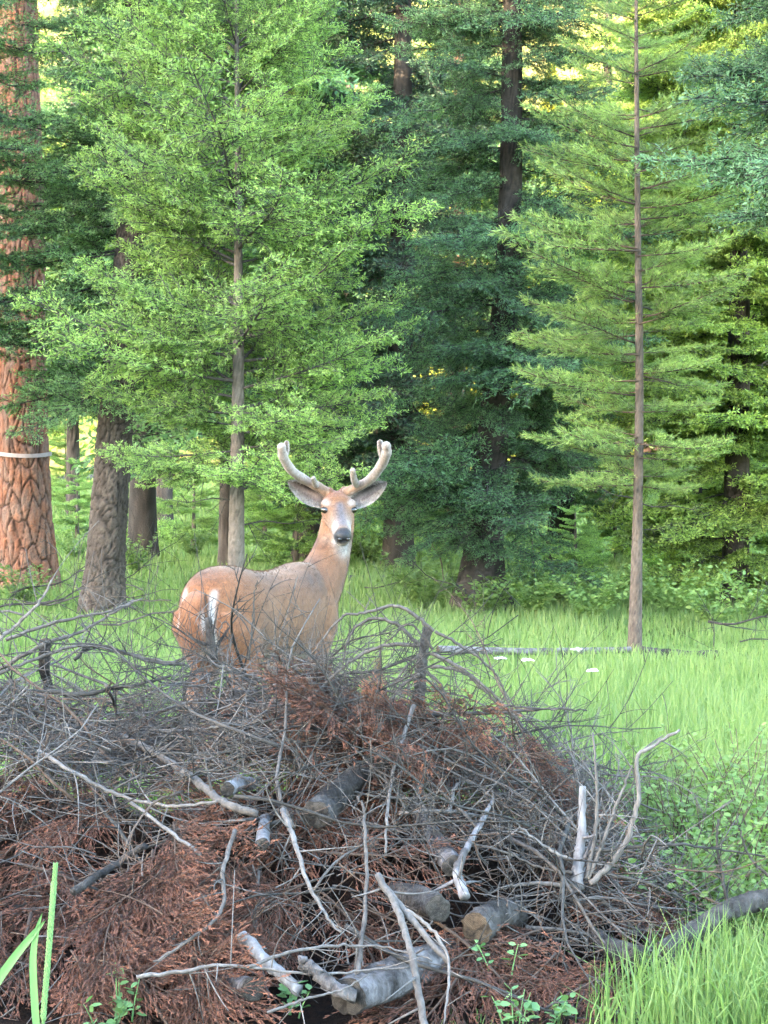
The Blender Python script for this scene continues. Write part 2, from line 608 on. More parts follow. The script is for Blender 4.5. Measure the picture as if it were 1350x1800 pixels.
def dead_spray(name, seed, mats):
    """a dead fir bough: flat fan whose needle-clad twiglets hang like fingers"""
    r = np.random.default_rng(seed)
    mb = MB()
    x = np.linspace(0, 1, 9)
    axis = np.stack([x, 0.05 * np.sin(x * 4 + seed), -0.22 * x ** 1.7], 1)
    V, f, s = tubes(axis[None], (0.010 * (1 - 0.8 * x))[None], 5)
    mb.add(V, f, 0, 0)
    st, di, ln, od = [], [], [], []
    for i in range(11):
        for sgn in (-1, 1):
            t = 0.06 + 0.92 * (i + r.uniform(0, 0.9)) / 11
            l = (0.36 * (1 - t) ** 0.6 + 0.10) * r.uniform(0.6, 1.15)
            a = math.radians(r.uniform(24, 52))
            d = norm(np.array([math.cos(a), sgn * math.sin(a), r.normal(-0.22, 0.14)]))
            p = np.array([np.interp(t, x, axis[:, k]) for k in range(3)])
            st.append(p); di.append(d); ln.append(l); od.append(1.2)
            for j in range(int(l / 0.032)):
                b = math.radians(r.uniform(14, 38)) * (1 if j % 2 else -1)
                c, s_ = math.cos(b), math.sin(b)
                d2 = norm(np.array([d[0] * c - d[1] * s_, d[0] * s_ + d[1] * c, d[2] + r.normal(-0.20, 0.12)]))
                st.append(p + d * l * min(1, (j + r.uniform(0.2, 0.9)) / int(l / 0.032))); di.append(d2); ln.append(r.uniform(0.07, 0.15)); od.append(2.2)
    shoots_to_mesh(mb, np.array(st), np.array(di), np.array(ln), np.array(od), 230, 0.026, 0.0052, 16, 1.0, bow=0.8, r=r, tipgain=1.3)
    return mb.mesh(name, mats)


def pine_branch(name, seed, mats, L=1.0):
    r = np.random.default_rng(seed)
    mb = MB()
    x = np.linspace(0, 1, 9)
    axis = np.stack([x * L, 0.05 * np.sin(x * 4 + seed), -0.05 * x + 0.13 * x ** 3], 1)
    V, f, s = tubes(axis[None], (0.008 * (1 - 0.8 * x))[None], 5)
    mb.add(V, f, 0, 0)
    st, di, ln, od = [], [], [], []
    for i in range(14):
        for sgn in (-1, 1):
            t = 0.08 + 0.90 * (i + r.uniform(0, 0.9)) / 14
            l = 0.30 * (1 - t) ** 0.7 * r.uniform(0.5, 1.1) + 0.06
            a = math.radians(r.uniform(30, 58))
            d = norm(np.array([math.cos(a), sgn * math.sin(a), r.normal(0.18, 0.16)]))
            p = np.array([np.interp(t, x, axis[:, k]) for k in range(3)])
            st.append(p); di.append(d); ln.append(l); od.append(1.4)
            for j in range(int(l / 0.07)):
                b = math.radians(r.uniform(25, 50)) * r.choice([-1, 1])
                c, s_ = math.cos(b), math.sin(b)
                d2 = norm(np.array([d[0] * c - d[1] * s_, d[0] * s_ + d[1] * c, d[2] + r.uniform(0, 0.35)]))
                st.append(p + d * l * r.uniform(0.2, 0.9)); di.append(d2); ln.append(r.uniform(0.05, 0.10)); od.append(2.0)
    st.append(axis[6]); d = axis[-1] - axis[6]; ln.append(np.linalg.norm(d) + 0.04); di.append(norm(d)); od.append(2.0)
    shoots_to_mesh(mb, np.array(st), np.array(di), np.array(ln), np.array(od), 110, 0.062, 0.006, 38, 1.0, r=r)
    return mb.mesh(name, mats)


def bare_branch(name, seed, mat, L=1.0, nside=9, wr=0.009, curl=0.25, sub=True, side=0.4):
    r = np.random.default_rng(seed)
    mb = MB()
    x = np.linspace(0, 1, 10)
    axis = np.stack([x * L, curl * 0.4 * np.sin(x * r.uniform(2, 4) + r.uniform(0, 6)) * x, curl * (r.uniform(-0.6, 0.6) * x ** 2) + 0.02 * np.sin(x * 11 + seed)], 1)
    V, f, s = tubes(axis[None], (wr * (1 - 0.75 * x))[None], 5)
    mb.add(V, f, 0, s)
    Ps, Rs = [], []
    for i in range(nside):
        t = r.uniform(0.08, 0.95)
        p = np.array([np.interp(t, x, axis[:, k]) for k in range(3)])
        l = side * (1 - 0.7 * t) * r.uniform(0.4, 1.2)
        az = r.uniform(0, 2 * np.pi)
        a = math.radians(r.uniform(40, 75))
        d = np.array([math.cos(a), math.sin(a) * math.cos(az), math.sin(a) * math.sin(az)])
        bend = norm(r.normal(size=3)) * r.uniform(0.1, 0.45)
        u = np.linspace(0, 1, 6)[:, None]
        q = p + d * l * u + bend * l * u ** 2
        Ps.append(q); Rs.append(np.linspace(wr * 0.5 * (1 - 0.5 * t), wr * 0.14, 6))
        if sub:
            for j in range(r.integers(1, 4)):
                tt = r.uniform(0.2, 0.9)
                pp = q[int(tt * 5)]
                d2 = norm(d + r.normal(size=3) * 0.7)
                l2 = l * r.uniform(0.25, 0.6)
                b2 = norm(r.normal(size=3)) * r.uniform(0.1, 0.4)
                Ps.append(pp + d2 * l2 * u + b2 * l2 * u ** 2)
                Rs.append(np.linspace(wr * 0.26, wr * 0.09, 6))
    V, f, s = tubes(np.array(Ps), np.array(Rs), 4)
    mb.add(V, f, 0, s)
    return mb.mesh(name, mat)


def variants(fn, name, n, seed, *a, **k):
    return [fn(name, seed + i, *a, **k) for i in range(n)]


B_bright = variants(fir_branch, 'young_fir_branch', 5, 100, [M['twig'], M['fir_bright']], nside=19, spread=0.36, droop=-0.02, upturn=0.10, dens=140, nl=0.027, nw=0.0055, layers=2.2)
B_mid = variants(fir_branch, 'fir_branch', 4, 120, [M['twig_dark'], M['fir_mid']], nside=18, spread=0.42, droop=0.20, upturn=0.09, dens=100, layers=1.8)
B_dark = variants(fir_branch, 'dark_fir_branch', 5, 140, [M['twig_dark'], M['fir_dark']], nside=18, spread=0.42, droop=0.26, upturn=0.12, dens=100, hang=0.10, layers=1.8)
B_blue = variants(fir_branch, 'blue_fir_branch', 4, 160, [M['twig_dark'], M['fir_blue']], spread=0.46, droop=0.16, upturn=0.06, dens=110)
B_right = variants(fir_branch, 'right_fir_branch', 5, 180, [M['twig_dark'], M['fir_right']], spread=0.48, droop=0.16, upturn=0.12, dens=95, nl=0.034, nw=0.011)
B_pine = variants(pine_branch, 'pine_branch', 5, 200, [M['twig_brown'], M['pine']])
B_dead = variants(bare_branch, 'dead_branch', 5, 220, M['twig_dark'], wr=0.012, curl=0.25)
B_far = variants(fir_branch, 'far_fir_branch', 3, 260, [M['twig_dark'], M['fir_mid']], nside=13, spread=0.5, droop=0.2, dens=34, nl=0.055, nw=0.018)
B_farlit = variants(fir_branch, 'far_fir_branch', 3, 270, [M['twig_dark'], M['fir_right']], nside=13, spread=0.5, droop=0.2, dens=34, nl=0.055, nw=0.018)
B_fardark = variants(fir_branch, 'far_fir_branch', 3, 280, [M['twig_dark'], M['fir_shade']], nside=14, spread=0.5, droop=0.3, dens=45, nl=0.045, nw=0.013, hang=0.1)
B_sap = variants(fir_branch, 'sapling_branch', 3, 240, [M['twig'], M['fir_bright']], nside=13, spread=0.46, droop=0.05, dens=60, nl=0.05, nw=0.013)


# ------------------------------------------------------------------ trunks
def cell_noise(u, v, su, sv, seed, wrap):
    """elongated cells wrapped round the trunk: returns (F2-F1, cell id random)"""
    r = np.random.default_rng(seed)
    nu = max(3, int(round(wrap / su)))
    su = wrap / nu
    gu, gv = u / su, v / sv
    iu, iv = np.floor(gu).astype(int), np.floor(gv).astype(int)
    vmin, vmax = iv.min() - 1, iv.max() + 2
    ju = r.random((nu, vmax - vmin + 1))
    jv = r.random((nu, vmax - vmin + 1))
    rd = r.random((nu, vmax - vmin + 1))
    f1 = np.full(u.shape, 9.0); f2 = np.full(u.shape, 9.0); idv = np.zeros(u.shape)
    for a in (-1, 0, 1):
        for b in (-1, 0, 1):
            cu, cv = iu + a, iv + b
            k = (np.mod(cu, nu), cv - vmin)
            d = np.hypot(cu + ju[k] - gu, cv + jv[k] - gv)
            closer = d < f1
            f2 = np.where(closer, f1, np.minimum(f2, d))
            idv = np.where(closer, rd[k], idv)
            f1 = np.where(closer, d, f1)
    return f2 - f1, idv


def trunk_mesh(name, path, rad, mat, k=20, nz=60, cell=(0.05, 0.15), depth=0.006, seed=0, flare=0.0):
    """path: points base to tip (relative to base); displaced bark"""
    c = spline(path, nz)
    R = np.interp(np.linspace(0, 1, nz), np.linspace(0, 1, len(rad)), rad)
    h = c[:, 2] - c[0, 2]
    a = np.linspace(0, 2 * np.pi, k, endpoint=False)
    A, H = np.meshgrid(a, h)
    r0 = R.mean()
    wu = 0.20 * cell[0] * (np.sin(H * 2.3 / cell[1] * 0.5 + 2 * A + seed) + 0.7 * np.sin(H * 5.1 / cell[1] * 0.5 - 3 * A))
    wv = 0.16 * cell[1] * (np.sin(5 * A + H * 2.0 / cell[1] + seed) + 0.6 * np.sin(9 * A - H * 1.1 / cell[1]))
    d, idv = cell_noise(A * r0 + wu, H + wv, cell[0], cell[1], seed, 2 * np.pi * r0)
    d2, id2 = cell_noise(A * r0 + wu * 0.6, H + wv * 1.3, cell[0] * 0.42, cell[1] * 0.30, seed + 9, 2 * np.pi * r0)
    pl = np.clip(d / (0.13 + 0.22 * id2), 0, 1)
    pl = pl * (2 - pl)
    fl = np.clip(d2 / 0.25, 0, 1)
    rr = R[:, None] * (1 + flare * np.exp(-H / 0.25) * (1 + 0.35 * np.sin(A * 5 + seed))) + depth * (pl * (0.7 + 0.5 * idv) - 0.6 + 0.28 * fl * (0.5 + id2)) \
        + R[:, None] * 0.04 * np.sin(A * 2 + H * 1.3 + seed)
    shade = pl * (0.60 + 0.40 * id2) * (0.80 + 0.20 * fl)
    V = np.stack([c[:, None, 0] + rr * np.cos(A), c[:, None, 1] + rr * np.sin(A), np.broadcast_to(c[:, None, 2], A.shape)], -1).reshape(-1, 3)
    i = np.arange(nz * k).reshape(nz, k)
    q = np.stack([i[:-1], np.roll(i[:-1], -1, 1), np.roll(i[1:], -1, 1), i[1:]], -1).reshape(-1, 4)
    mb = MB().add(V, q, 0, shade.reshape(-1))
    return mb.mesh(name, mat)


def tree(name, label, base, height, trunk_pts, rad, tmat, branches, z0, z1, step, lenf, elevf, per=5, cat='tree', group=None, seed=1,
         keep=None, dead=None, tk=16, tnz=60, cell=(0.05, 0.15), depth=0.006, flare=0.25, bname='branch', jit=0.15, maxb=290):
    r = np.random.default_rng(seed)
    root = empty(name, tuple(base))
    tag(root, label, cat, group)
    path = np.array(trunk_pts, float)
    obj('trunk', trunk_mesh(name + '_trunk', path, rad, tmat, tk, tnz, cell, depth, seed, flare), root)
    c = spline(path, 80)
    at = lambda z: np.array([np.interp(z, c[:, 2], c[:, 0]), np.interp(z, c[:, 2], c[:, 1]), z])
    n = 0
    z = z0
    zvis = CAMH + 0.2153 * base[1] + 0.8      # above the frame the crown is thinner
    az0 = 0.0
    while z < z1 and n < maxb:
        az0 += r.uniform(0.4, 1.2)
        for j in range(per):
            az = az0 + 2 * math.pi * j / per + r.normal(0, 0.25)
            if keep and not keep(az % (2 * math.pi), z, r):
                continue
            if z > zvis and r.random() < 0.6:
                continue
            zz = z + r.uniform(-0.5, 0.5) * step * 0.9
            L = lenf(zz, az) * r.uniform(1 - jit * 1.6, 1 + jit)
            if L < 0.08:
                continue
            o = obj(bname, branches[r.integers(len(branches))], root)
            el = elevf(zz) + r.normal(0, 0.10)
            o.matrix_basis = Matrix.Translation(at(zz)) @ Matrix.Rotation(az, 4, 'Z') @ Matrix.Rotation(-el, 4, 'Y') @ \
                Matrix.Rotation(r.normal(0, 0.2), 4, 'X') @ Matrix.Diagonal((L, L * r.uniform(0.85, 1.15), L, 1))
            n += 1
        z += step * r.uniform(0.8, 1.2)
    if dead:
        for (zz, az, L) in dead:
            o = obj('dead_branch', B_dead[r.integers(len(B_dead))], root)
            o.matrix_basis = Matrix.Translation(at(zz)) @ Matrix.Rotation(az, 4, 'Z') @ Matrix.Rotation(r.normal(0.05, 0.1), 4, 'Y') @ Matrix.Diagonal((L, L, L, 1))
    return root


def front_gap(prob, width=0.6):
    """thin the branches that point straight at the camera so that the trunk shows"""
    def k(az, z, r):
        d = abs((az - 1.5 * math.pi + math.pi) % (2 * math.pi) - math.pi)
        return not (d < width and r.random() < prob)
    return k


def rel(pts, base):
    return [np.asarray(p) - base for p in pts]


# A: ponderosa with plated red bark
DA = 21.0
bA = P(50, 1046, DA); bA[2] = 0
pA = rel([bA, P(46, 950, DA), P(42, 800, DA), P(38, 560, DA), P(33, 250, DA), P(29, 0, DA), P(22, -700, DA)], bA)
rA = root = empty('ponderosa_pine', tuple(bA))
tag(rA, 'big ponderosa pine with orange plated bark and pale tape round its trunk', 'tree')
obj('trunk', trunk_mesh('ponderosa_trunk', pA, [0.315, 0.285, 0.245, 0.225, 0.215, 0.205, 0.15], M['trunk_pond'], 150, 520, (0.070, 0.27), 0.028, 3, 0.12), rA)
for i in range(26):
    z = rng.uniform(6.0, 9.8)
    L = rng.uniform(1.2, 2.2)
    o = obj('branch', B_pine[i % 5], rA)
    o.matrix_basis = Matrix.Translation(Vector((np.interp(z, [0, 9.8], [0, pA[-1][0]]), 0, z))) @ Matrix.Rotation(rng.uniform(0, 6.28), 4, 'Z') @ \
        Matrix.Rotation(-rng.uniform(-0.1, 0.4), 4, 'Y') @ Matrix.Diagonal((L, L, L, 1))
# tape
a = np.linspace(0, 2 * np.pi, 60)
zt = P(42, 799, DA)
cA = np.array([zt[0], zt[1]])
ring = np.stack([cA[0] + 0.278 * np.cos(a), cA[1] + 0.278 * np.sin(a), zt[2] + 0.012 * np.sin(a * 2 + 1)], 1)
mb = MB()
band_o = np.stack([ring + [0, 0, 0.02], ring - [0, 0, 0.02]], 1)
for off in (0.0, 0.006):
    dirr = np.stack([np.cos(a), np.sin(a), 0 * a], 1) * off
    v = np.stack([band_o[:, 0] + dirr, band_o[:, 1] + dirr], 1).reshape(-1, 3)
    i = np.arange(59) * 2
    mb.add(v, np.stack([i, i + 1, i + 3, i + 2], 1), 0, 0)
tape = obj('marking_tape', mb.mesh('marking_tape', simple_mat('tape', (0.20, 0.155, 0.148), (0.26, 0.215, 0.205), 20, 0.6)))
tag(tape, 'pale pink marking tape tied round the orange ponderosa trunk', 'tape')

# B: fir with a grey-brown leaning trunk
DB = 18.3
bB = P(181, 1085, DB); bB[2] = 0
pB = rel([bB, P(188, 950, DB), P(200, 780, DB), P(214, 600, DB), P(236, 300, DB), P(243, 0, DB), P(250, -700, DB)], bB)
tree('fir_tree', 'mid green fir with a bare leaning grey brown trunk beside the ponderosa', bB, 9.0, pB, [0.185, 0.160, 0.145, 0.125, 0.105, 0.085, 0.02],
     M['trunk_fir'], B_mid, 2.05, 8.5, 0.20, lambda z, a: 1.25 - 0.08 * (z - 2), lambda z: -0.05 + 0.05 * (z - 3), per=5, seed=11,
     keep=front_gap(0.55, 0.7), dead=[(1.8, 0.3, 0.9), (2.0, 2.6, 0.8), (1.6, 5.9, 0.5), (3.2, 3.6, 0.9), (4.2, 0.2, 0.9)], tk=80, tnz=300, cell=(0.040, 0.13), depth=0.020)

# C: the bright young fir behind the deer
DC = 16.2
bC = P(414, 1119, DC); bC[2] = 0
pC = rel([bC, P(416, 900, DC), P(419, 600, DC), P(418, 300, DC), P(416, 0, DC), P(416, -560, DC)], bC)
tree('young_fir', 'bright green young fir with a slender pale trunk rising behind the deer', bC, 7.6, pC, [0.072, 0.058, 0.039, 0.023, 0.013, 0.003],
     M['trunk_pale'], B_bright, 1.25, 7.4, 0.185, lambda z, a: min(1.60, 0.37 * (7.9 - z)) * (1 if z > 1.8 else 0.7), lambda z: min(0.75, 0.10 + 0.15 * (z - 1.5)), per=5, seed=5,
     keep=front_gap(0.85, 0.75), dead=[(0.9, 0.4, 0.7), (1.1, 3.5, 0.6), (1.3, 2.9, 0.8), (1.7, 0.2, 0.9), (1.45, 5.6, 0.6)], tk=28, tnz=200, cell=(0.02, 0.05), depth=0.005)

# E: the big dark fir
DE = 18.8
bE = P(842, 1074, DE); bE[2] = 0
pE = rel([bE, P(850, 950, DE), P(872, 700, DE), P(893, 450, DE), P(900, 100, DE), P(905, -900, DE)], bE)


def lenE(z, az):
    return float(np.interp(z, [0.3, 1.2, 2.5, 4, 6, 10], [0.9, 1.28, 1.3, 1.15, 1.05, 0.4]))


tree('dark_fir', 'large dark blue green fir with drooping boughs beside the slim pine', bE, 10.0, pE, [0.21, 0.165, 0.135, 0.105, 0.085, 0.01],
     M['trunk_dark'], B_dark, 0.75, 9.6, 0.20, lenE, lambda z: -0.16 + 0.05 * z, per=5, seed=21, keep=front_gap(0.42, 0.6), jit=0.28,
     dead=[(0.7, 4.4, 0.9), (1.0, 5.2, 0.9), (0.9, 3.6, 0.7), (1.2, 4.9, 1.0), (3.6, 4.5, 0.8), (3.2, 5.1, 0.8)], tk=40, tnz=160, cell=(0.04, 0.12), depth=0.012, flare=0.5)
# E2: dark fir behind it, left
for (px, py, D, nm, lab, sd_, hh, Lm, z0) in (
        (700, 1003, 24.5, 'dark_fir', 'tall dark fir between the young bright fir and the drooping dark fir', 31, 11, 1.45, 1.4),
        (540, 985, 26.5, 'dark_fir', 'dark fir standing close behind the bright young fir', 32, 11, 1.3, 2.2),
        (250, 985, 26.5, 'dark_fir', 'shadowy dark fir behind the leaning grey brown trunk', 33, 11, 1.45, 2.4),
        (985, 990, 26.0, 'dark_fir', 'dark fir filling the gap behind the slim pine', 34, 4.5, 1.0, 0.8)):
    b = P(px, py, D); b[2] = 0
    tree(nm, lab, b, hh, [np.zeros(3), np.array([0.05, 0, hh * 0.5]), np.array([0.1, 0, hh])], [0.18, 0.11, 0.01], M['trunk_dark'],
         B_fardark if sd_ != 34 else B_far, z0, hh - 0.4, 0.40 if sd_ == 31 else 0.30, lambda z, a, hh=hh, Lm=Lm: min(Lm, 0.32 * (hh + 0.6 - z)), lambda z: -0.2 + 0.03 * z, per=5, seed=sd_, tk=20, tnz=60)

# F: slim pine at the right
DF = 14.7
bF = P(1115, 1157, DF); bF[2] = 0
pF = rel([bF, P(1121, 900, DF), P(1124, 650, DF), P(1121, 400, DF), P(1119, 150, DF), P(1117, -250, DF)], bF)


def keepF(az, z, r):
    d = abs(math.sin(az))
    return d < 0.75 or (math.sin(az) > 0)


def lenF(z, az):
    L = float(np.interp(z, [1.0, 1.5, 2.2, 3.2, 4.2, 5.8], [0.55, 0.80, 0.95, 0.86, 0.62, 0.2]))
    return L * (0.75 if math.cos(az) > 0 and z < 2.6 else 1.0)


tree('slim_pine', 'slim straight pine with short level branches standing in the meadow', bF, 5.8, pF, [0.048, 0.035, 0.028, 0.019, 0.014, 0.003],
     M['trunk_pine'], B_pine, 1.15, 5.6, 0.20, lenF, lambda z: 0.06 + 0.09 * (z - 2), per=7, seed=41, keep=keepF,
     dead=[(1.12, 3.2, 0.45), (1.10, 0.1, 0.5), (0.9, 0.2, 0.35), (1.3, 3.0, 0.5), (1.45, 0.1, 0.5), (2.0, 0.0, 0.4), (2.5, 0.1, 0.5)], tk=28, tnz=200, cell=(0.015, 0.04), depth=0.004, flare=0.15)

# G: bright firs at the right
for (px, py, D, lab, sd_, hh, Lm, z0, st, br) in (
        (1292, 1068, 18.9, 'leafy bright green fir with low branches at the right edge of the meadow', 51, 9.0, 1.15, 0.35, 0.19, B_right),
        (1215, 1000, 24.5, 'yellowish green fir standing behind the slim pine', 52, 9.5, 1.35, 0.6, 0.25, B_right)):
    b = P(px, py, D); b[2] = 0
    tree('green_fir', lab, b, hh, [np.zeros(3), np.array([0.03, 0, hh * 0.5]), np.array([0.0, 0, hh])], [0.12, 0.08, 0.01], M['trunk_fir'],
         br, z0, hh - 0.3, st, lambda z, a, hh=hh, Lm=Lm: min(Lm, 0.30 * (hh + 0.5 - z)), lambda z: -0.12 + 0.04 * z, per=5, seed=sd_, tk=20, tnz=60,
         dead=[(0.5, 4.0, 0.6), (0.7, 4.8, 0.6), (1.9, 4.3, 0.9), (2.2, 4.9, 0.9)])
# G2: fir just outside the frame whose boughs reach in at the top right
b = P(1530, 1240, 12.0); b[2] = 0
tree('fir_tree', 'blue green fir whose long boughs reach in at the right', b, 8.5, [np.zeros(3), np.array([0.0, 0, 4.2]), np.array([0, 0, 8.5])], [0.15, 0.10, 0.01],
     M['trunk_fir'], B_blue, 2.9, 8.2, 0.27, lambda z, a: min(1.35, 0.40 * (8.8 - z)), lambda z: 0.02 + 0.05 * (z - 2), per=5, seed=61, tk=20, tnz=60)
# left-edge fir outside the frame
b = P(-120, 1090, 18.0); b[2] = 0
tree('fir_tree', 'green fir whose boughs hang across the orange ponderosa trunk', b, 9, [np.zeros(3), np.array([0.0, 0, 4.5]), np.array([0, 0, 9.0])], [0.15, 0.10, 0.01],
     M['trunk_fir'], B_mid, 2.6, 8.4, 0.33, lambda z, a: min(1.25, 0.35 * (9.3 - z)), lambda z: -0.10 + 0.05 * (z - 2), per=5, seed=62, tk=20, tnz=60)

# mid-distance trees and bare stems
stems = [(287, 932, 0.30, 'short dark trunked fir far behind the leaning grey brown trunk', B_far, 2.6, 71),
         (398, 1003, 0.17, 'dark fir stem close behind the pale young fir trunk', B_far, 1.8, 72),
         (800, 925, 0.36, 'orange barked pine half hidden by the drooping dark fir', B_far, 4.0, 73),
         (1165, 915, 0.42, 'far fir with a thick trunk behind the slim pine', B_farlit, 4.5, 74),
         (128, 905, 0.26, 'far fir seen between the ponderosa and the leaning trunk', B_far, 2.4, 75),
         (610, 910, 0.30, 'far fir standing behind the head of the deer', B_far, 1.6, 76),
         (470, 880, 0.34, 'far slender fir seen over the back of the deer', B_farlit, 2.0, 77),
         (1060, 900, 0.34, 'far fir glowing in the sun behind the drooping dark fir', B_farlit, 3.0, 78),
         (1330, 905, 0.36, 'far sunlit fir behind the leafy bright fir', B_farlit, 1.5, 79),
         (30, 890, 0.30, 'far fir behind the ponderosa trunk', B_farlit, 2.0, 80)]
for (px, py, dia, lab, br, z0, sd_) in stems:
    b = G(px, py)
    hh = float(rng.uniform(11, 14))
    red = sd_ in (73, 74)
    tree('far_fir', lab, b, hh, [np.zeros(3), np.array([0.05, 0, hh * 0.5]), np.array([0.1, 0, hh])], [dia * 0.5, dia * 0.35, 0.02],
         M['trunk_pond'] if red else M['trunk_fir'], br, z0, hh - 0.5, 0.42, lambda z, a, hh=hh: min(1.9, 0.30 * (hh + 0.5 - z)), lambda z: -0.15 + 0.02 * z,
         per=4, seed=sd_, tk=24, tnz=80, cell=(0.07, 0.2), depth=0.02)

# young firs growing low in the shade
saps = [(935, 1050, 0.62, 'small bright fir sapling at the foot of the drooping dark fir'),
        (700, 985, 1.5, 'pale green fir sapling between the deer and the drooping dark fir'),
        (520, 1000, 1.6, 'bright fir sapling just behind the back of the deer'),
        (465, 965, 1.9, 'light green fir sapling beside the young fir trunk'),
        (1010, 1035, 0.9, 'low bushy fir sapling left of the slim pine'),
        (250, 960, 1.3, 'light green fir sapling behind the leaning grey brown trunk'),
        (640, 955, 2.2, 'tall pale green sapling behind the head of the deer'),
        (1195, 1040, 1.3, 'bushy green fir sapling right of the slim pine'),
        (340, 965, 1.6, 'light green fir sapling between the two grey brown trunks'),
        (560, 930, 2.6, 'slender green sapling standing over the neck of the deer'),
        (135, 950, 1.3, 'pale green sapling between the ponderosa and the leaning trunk'),
        (270, 905, 2.2, 'green sapling beside the short dark trunk'),
        (720, 950, 1.7, 'green sapling at the left skirt of the drooping dark fir'),
        (600, 985, 1.0, 'low green sapling right behind the shoulder of the deer'),
        (420, 925, 2.0, 'green sapling close behind the pale young fir trunk'),
        (1080, 985, 1.6, 'green sapling just left of the slim pine trunk'),
        (115, 895, 2.4, 'tall sapling beyond the ponderosa in the sunny grass'),
        (1250, 985, 2.0, 'green sapling between the slim pine and the leafy fir')]
for i, (px, py, hh, lab) in enumerate(saps):
    b = G(px, py)
    tree('fir_sapling', lab, b, hh, [np.zeros(3), np.array([0.01, 0, hh * 0.5]), np.array([0.0, 0, hh])], [0.02 + 0.008 * hh, 0.015, 0.003], M['trunk_pale'],
         B_sap, 0.06, hh * 0.97, 0.12 if hh < 1 else 0.19, lambda z, a, hh=hh: 0.42 * (hh - z) ** 0.8 + 0.12 if hh < 1.4 else min(0.62, 0.4 * (hh - z) + 0.12),
         lambda z: 0.25, per=5, seed=300 + i, tk=10, tnz=16, depth=0.002, cat='sapling', group='young firs under the big trees')


# far wood on the sunlit slope: each a trunk and a crown
def crown_mesh(name, seed, mat, h, rad, n=2600, rnd=False):
    r = np.random.default_rng(seed)
    t = r.random(n) ** 0.75
    z = h * (0.10 + 0.9 * t) if not rnd else h * (0.25 + 0.75 * r.random(n))
    tt = z / h
    prof = (1.05 - tt) * rad if not rnd else rad * np.sqrt(np.clip(1 - ((tt - 0.6) / 0.42) ** 2, 0.02, 1))
    lob = 1 + 0.35 * np.sin(r.integers(0, 7, n) * 1.9 + tt * 25)
    a = r.uniform(0, 2 * np.pi, n)
    rr = prof * lob * r.uniform(0.25, 1.0, n) ** 0.5
    p = np.stack([rr * np.cos(a), rr * np.sin(a), z - 0.25 * rr], 1)
    d = norm(np.stack([np.cos(a), np.sin(a), r.normal(-0.2, 0.5, n)], 1))
    sd_ = norm(np.cross(d, norm(r.normal(size=d.shape))))
    L = r.uniform(0.25, 0.6, n)[:, None] * (0.8 if rnd else 1.0)
    W = r.uniform(0.08, 0.2, n)[:, None] * (1.4 if rnd else 1)
    V = np.stack([p - d * L * 0.5, p + sd_ * W, p + d * L * 0.5, p - sd_ * W], 1).reshape(-1, 3)
    i = np.arange(n) * 4
    f = np.concatenate([np.stack([i, i + 1, i + 2], 1), np.stack([i, i + 2, i + 3], 1)])
    return MB().add(V, f, 0, np.repeat(r.random(n), 4)).mesh(name, mat, smooth=False)


FC = [crown_mesh('far_crown', 401, M['far_leaf'], 12, 2.3), crown_mesh('far_crown', 402, M['fir_right'], 14, 2.6),
      crown_mesh('far_crown', 403, M['far_leaf'], 10, 2.6, 2600, True)]
FT = MB().add(*tubes(np.array([[0, 0, -0.3], [0.05, 0, 6], [0.1, 0, 12]])[None], np.array([[0.22, 0.15, 0.03]]), 8)[:2]).mesh('far_trunk', M['trunk_pond'])
far_spots = []
fr = np.random.default_rng(91)
for i in range(46):
    D = fr.uniform(62, 150)
    x = fr.uniform(-0.23, 0.25) * D
    if x / D < -0.12 and D < 100 and fr.random() < 0.6:
        continue
    far_spots.append((x, D))
for i, (x, D) in enumerate(far_spots):
    k = int(fr.integers(3))
    root = empty('far_tree', (x, D, float(ground_z(np.array(x), np.array(D)))))
    tag(root, ['yellow green conifer far off on the sunlit slope', 'mid green tall conifer far off on the sunlit slope', 'round crowned yellow green tree far off on the sunlit slope'][k],
        'tree', 'trees on the far sunlit slope')
    root.rotation_euler = (0, 0, fr.uniform(0, 6.28))
    s = fr.uniform(0.75, 1.25)
    root.scale = (s, s, s)
    obj('crown', FC[k], root)
    obj('trunk', FT, root)


# ------------------------------------------------------------------ the deer
TH = math.radians(61)
D0 = 9.2
DX = (467 - 675) / FPX * D0
DS = 1.02
deer = empty('deer', (DX, D0, 0))
tag(deer, 'tan whitetail buck in velvet antlers looking back over the brush pile', 'deer')
ROOT = np.array([DX, D0, 0.0])


def dl(lx, ly, lz):
    """deer-local point (forward, left, up) -> point relative to the deer's base"""
    return np.array([lx * math.cos(TH) - ly * math.sin(TH), lx * math.sin(TH) + ly * math.cos(TH), lz]) * DS


def dp(px, py, D):
    return P(px, py, D) - ROOT


fw = np.array([math.cos(TH), math.sin(TH), 0])
lf = np.array([-math.sin(TH), math.cos(TH), 0])
# head frame
YAW, HP = math.radians(10), math.radians(23)
hf = np.array([math.sin(YAW) * math.cos(HP), -math.cos(YAW) * math.cos(HP), -math.sin(HP)])
hr = norm(np.cross(hf, np.array([0, 0, 1.0])))       # towards the picture's left is -hr? (animal's right side)
hu = np.cross(hr, hf)
if hu[2] < 0:
    hu = -hu
HO = dp(593, 893, 9.66)


def hp(t, s, u):
    return HO + hf * t + hr * s + hu * u


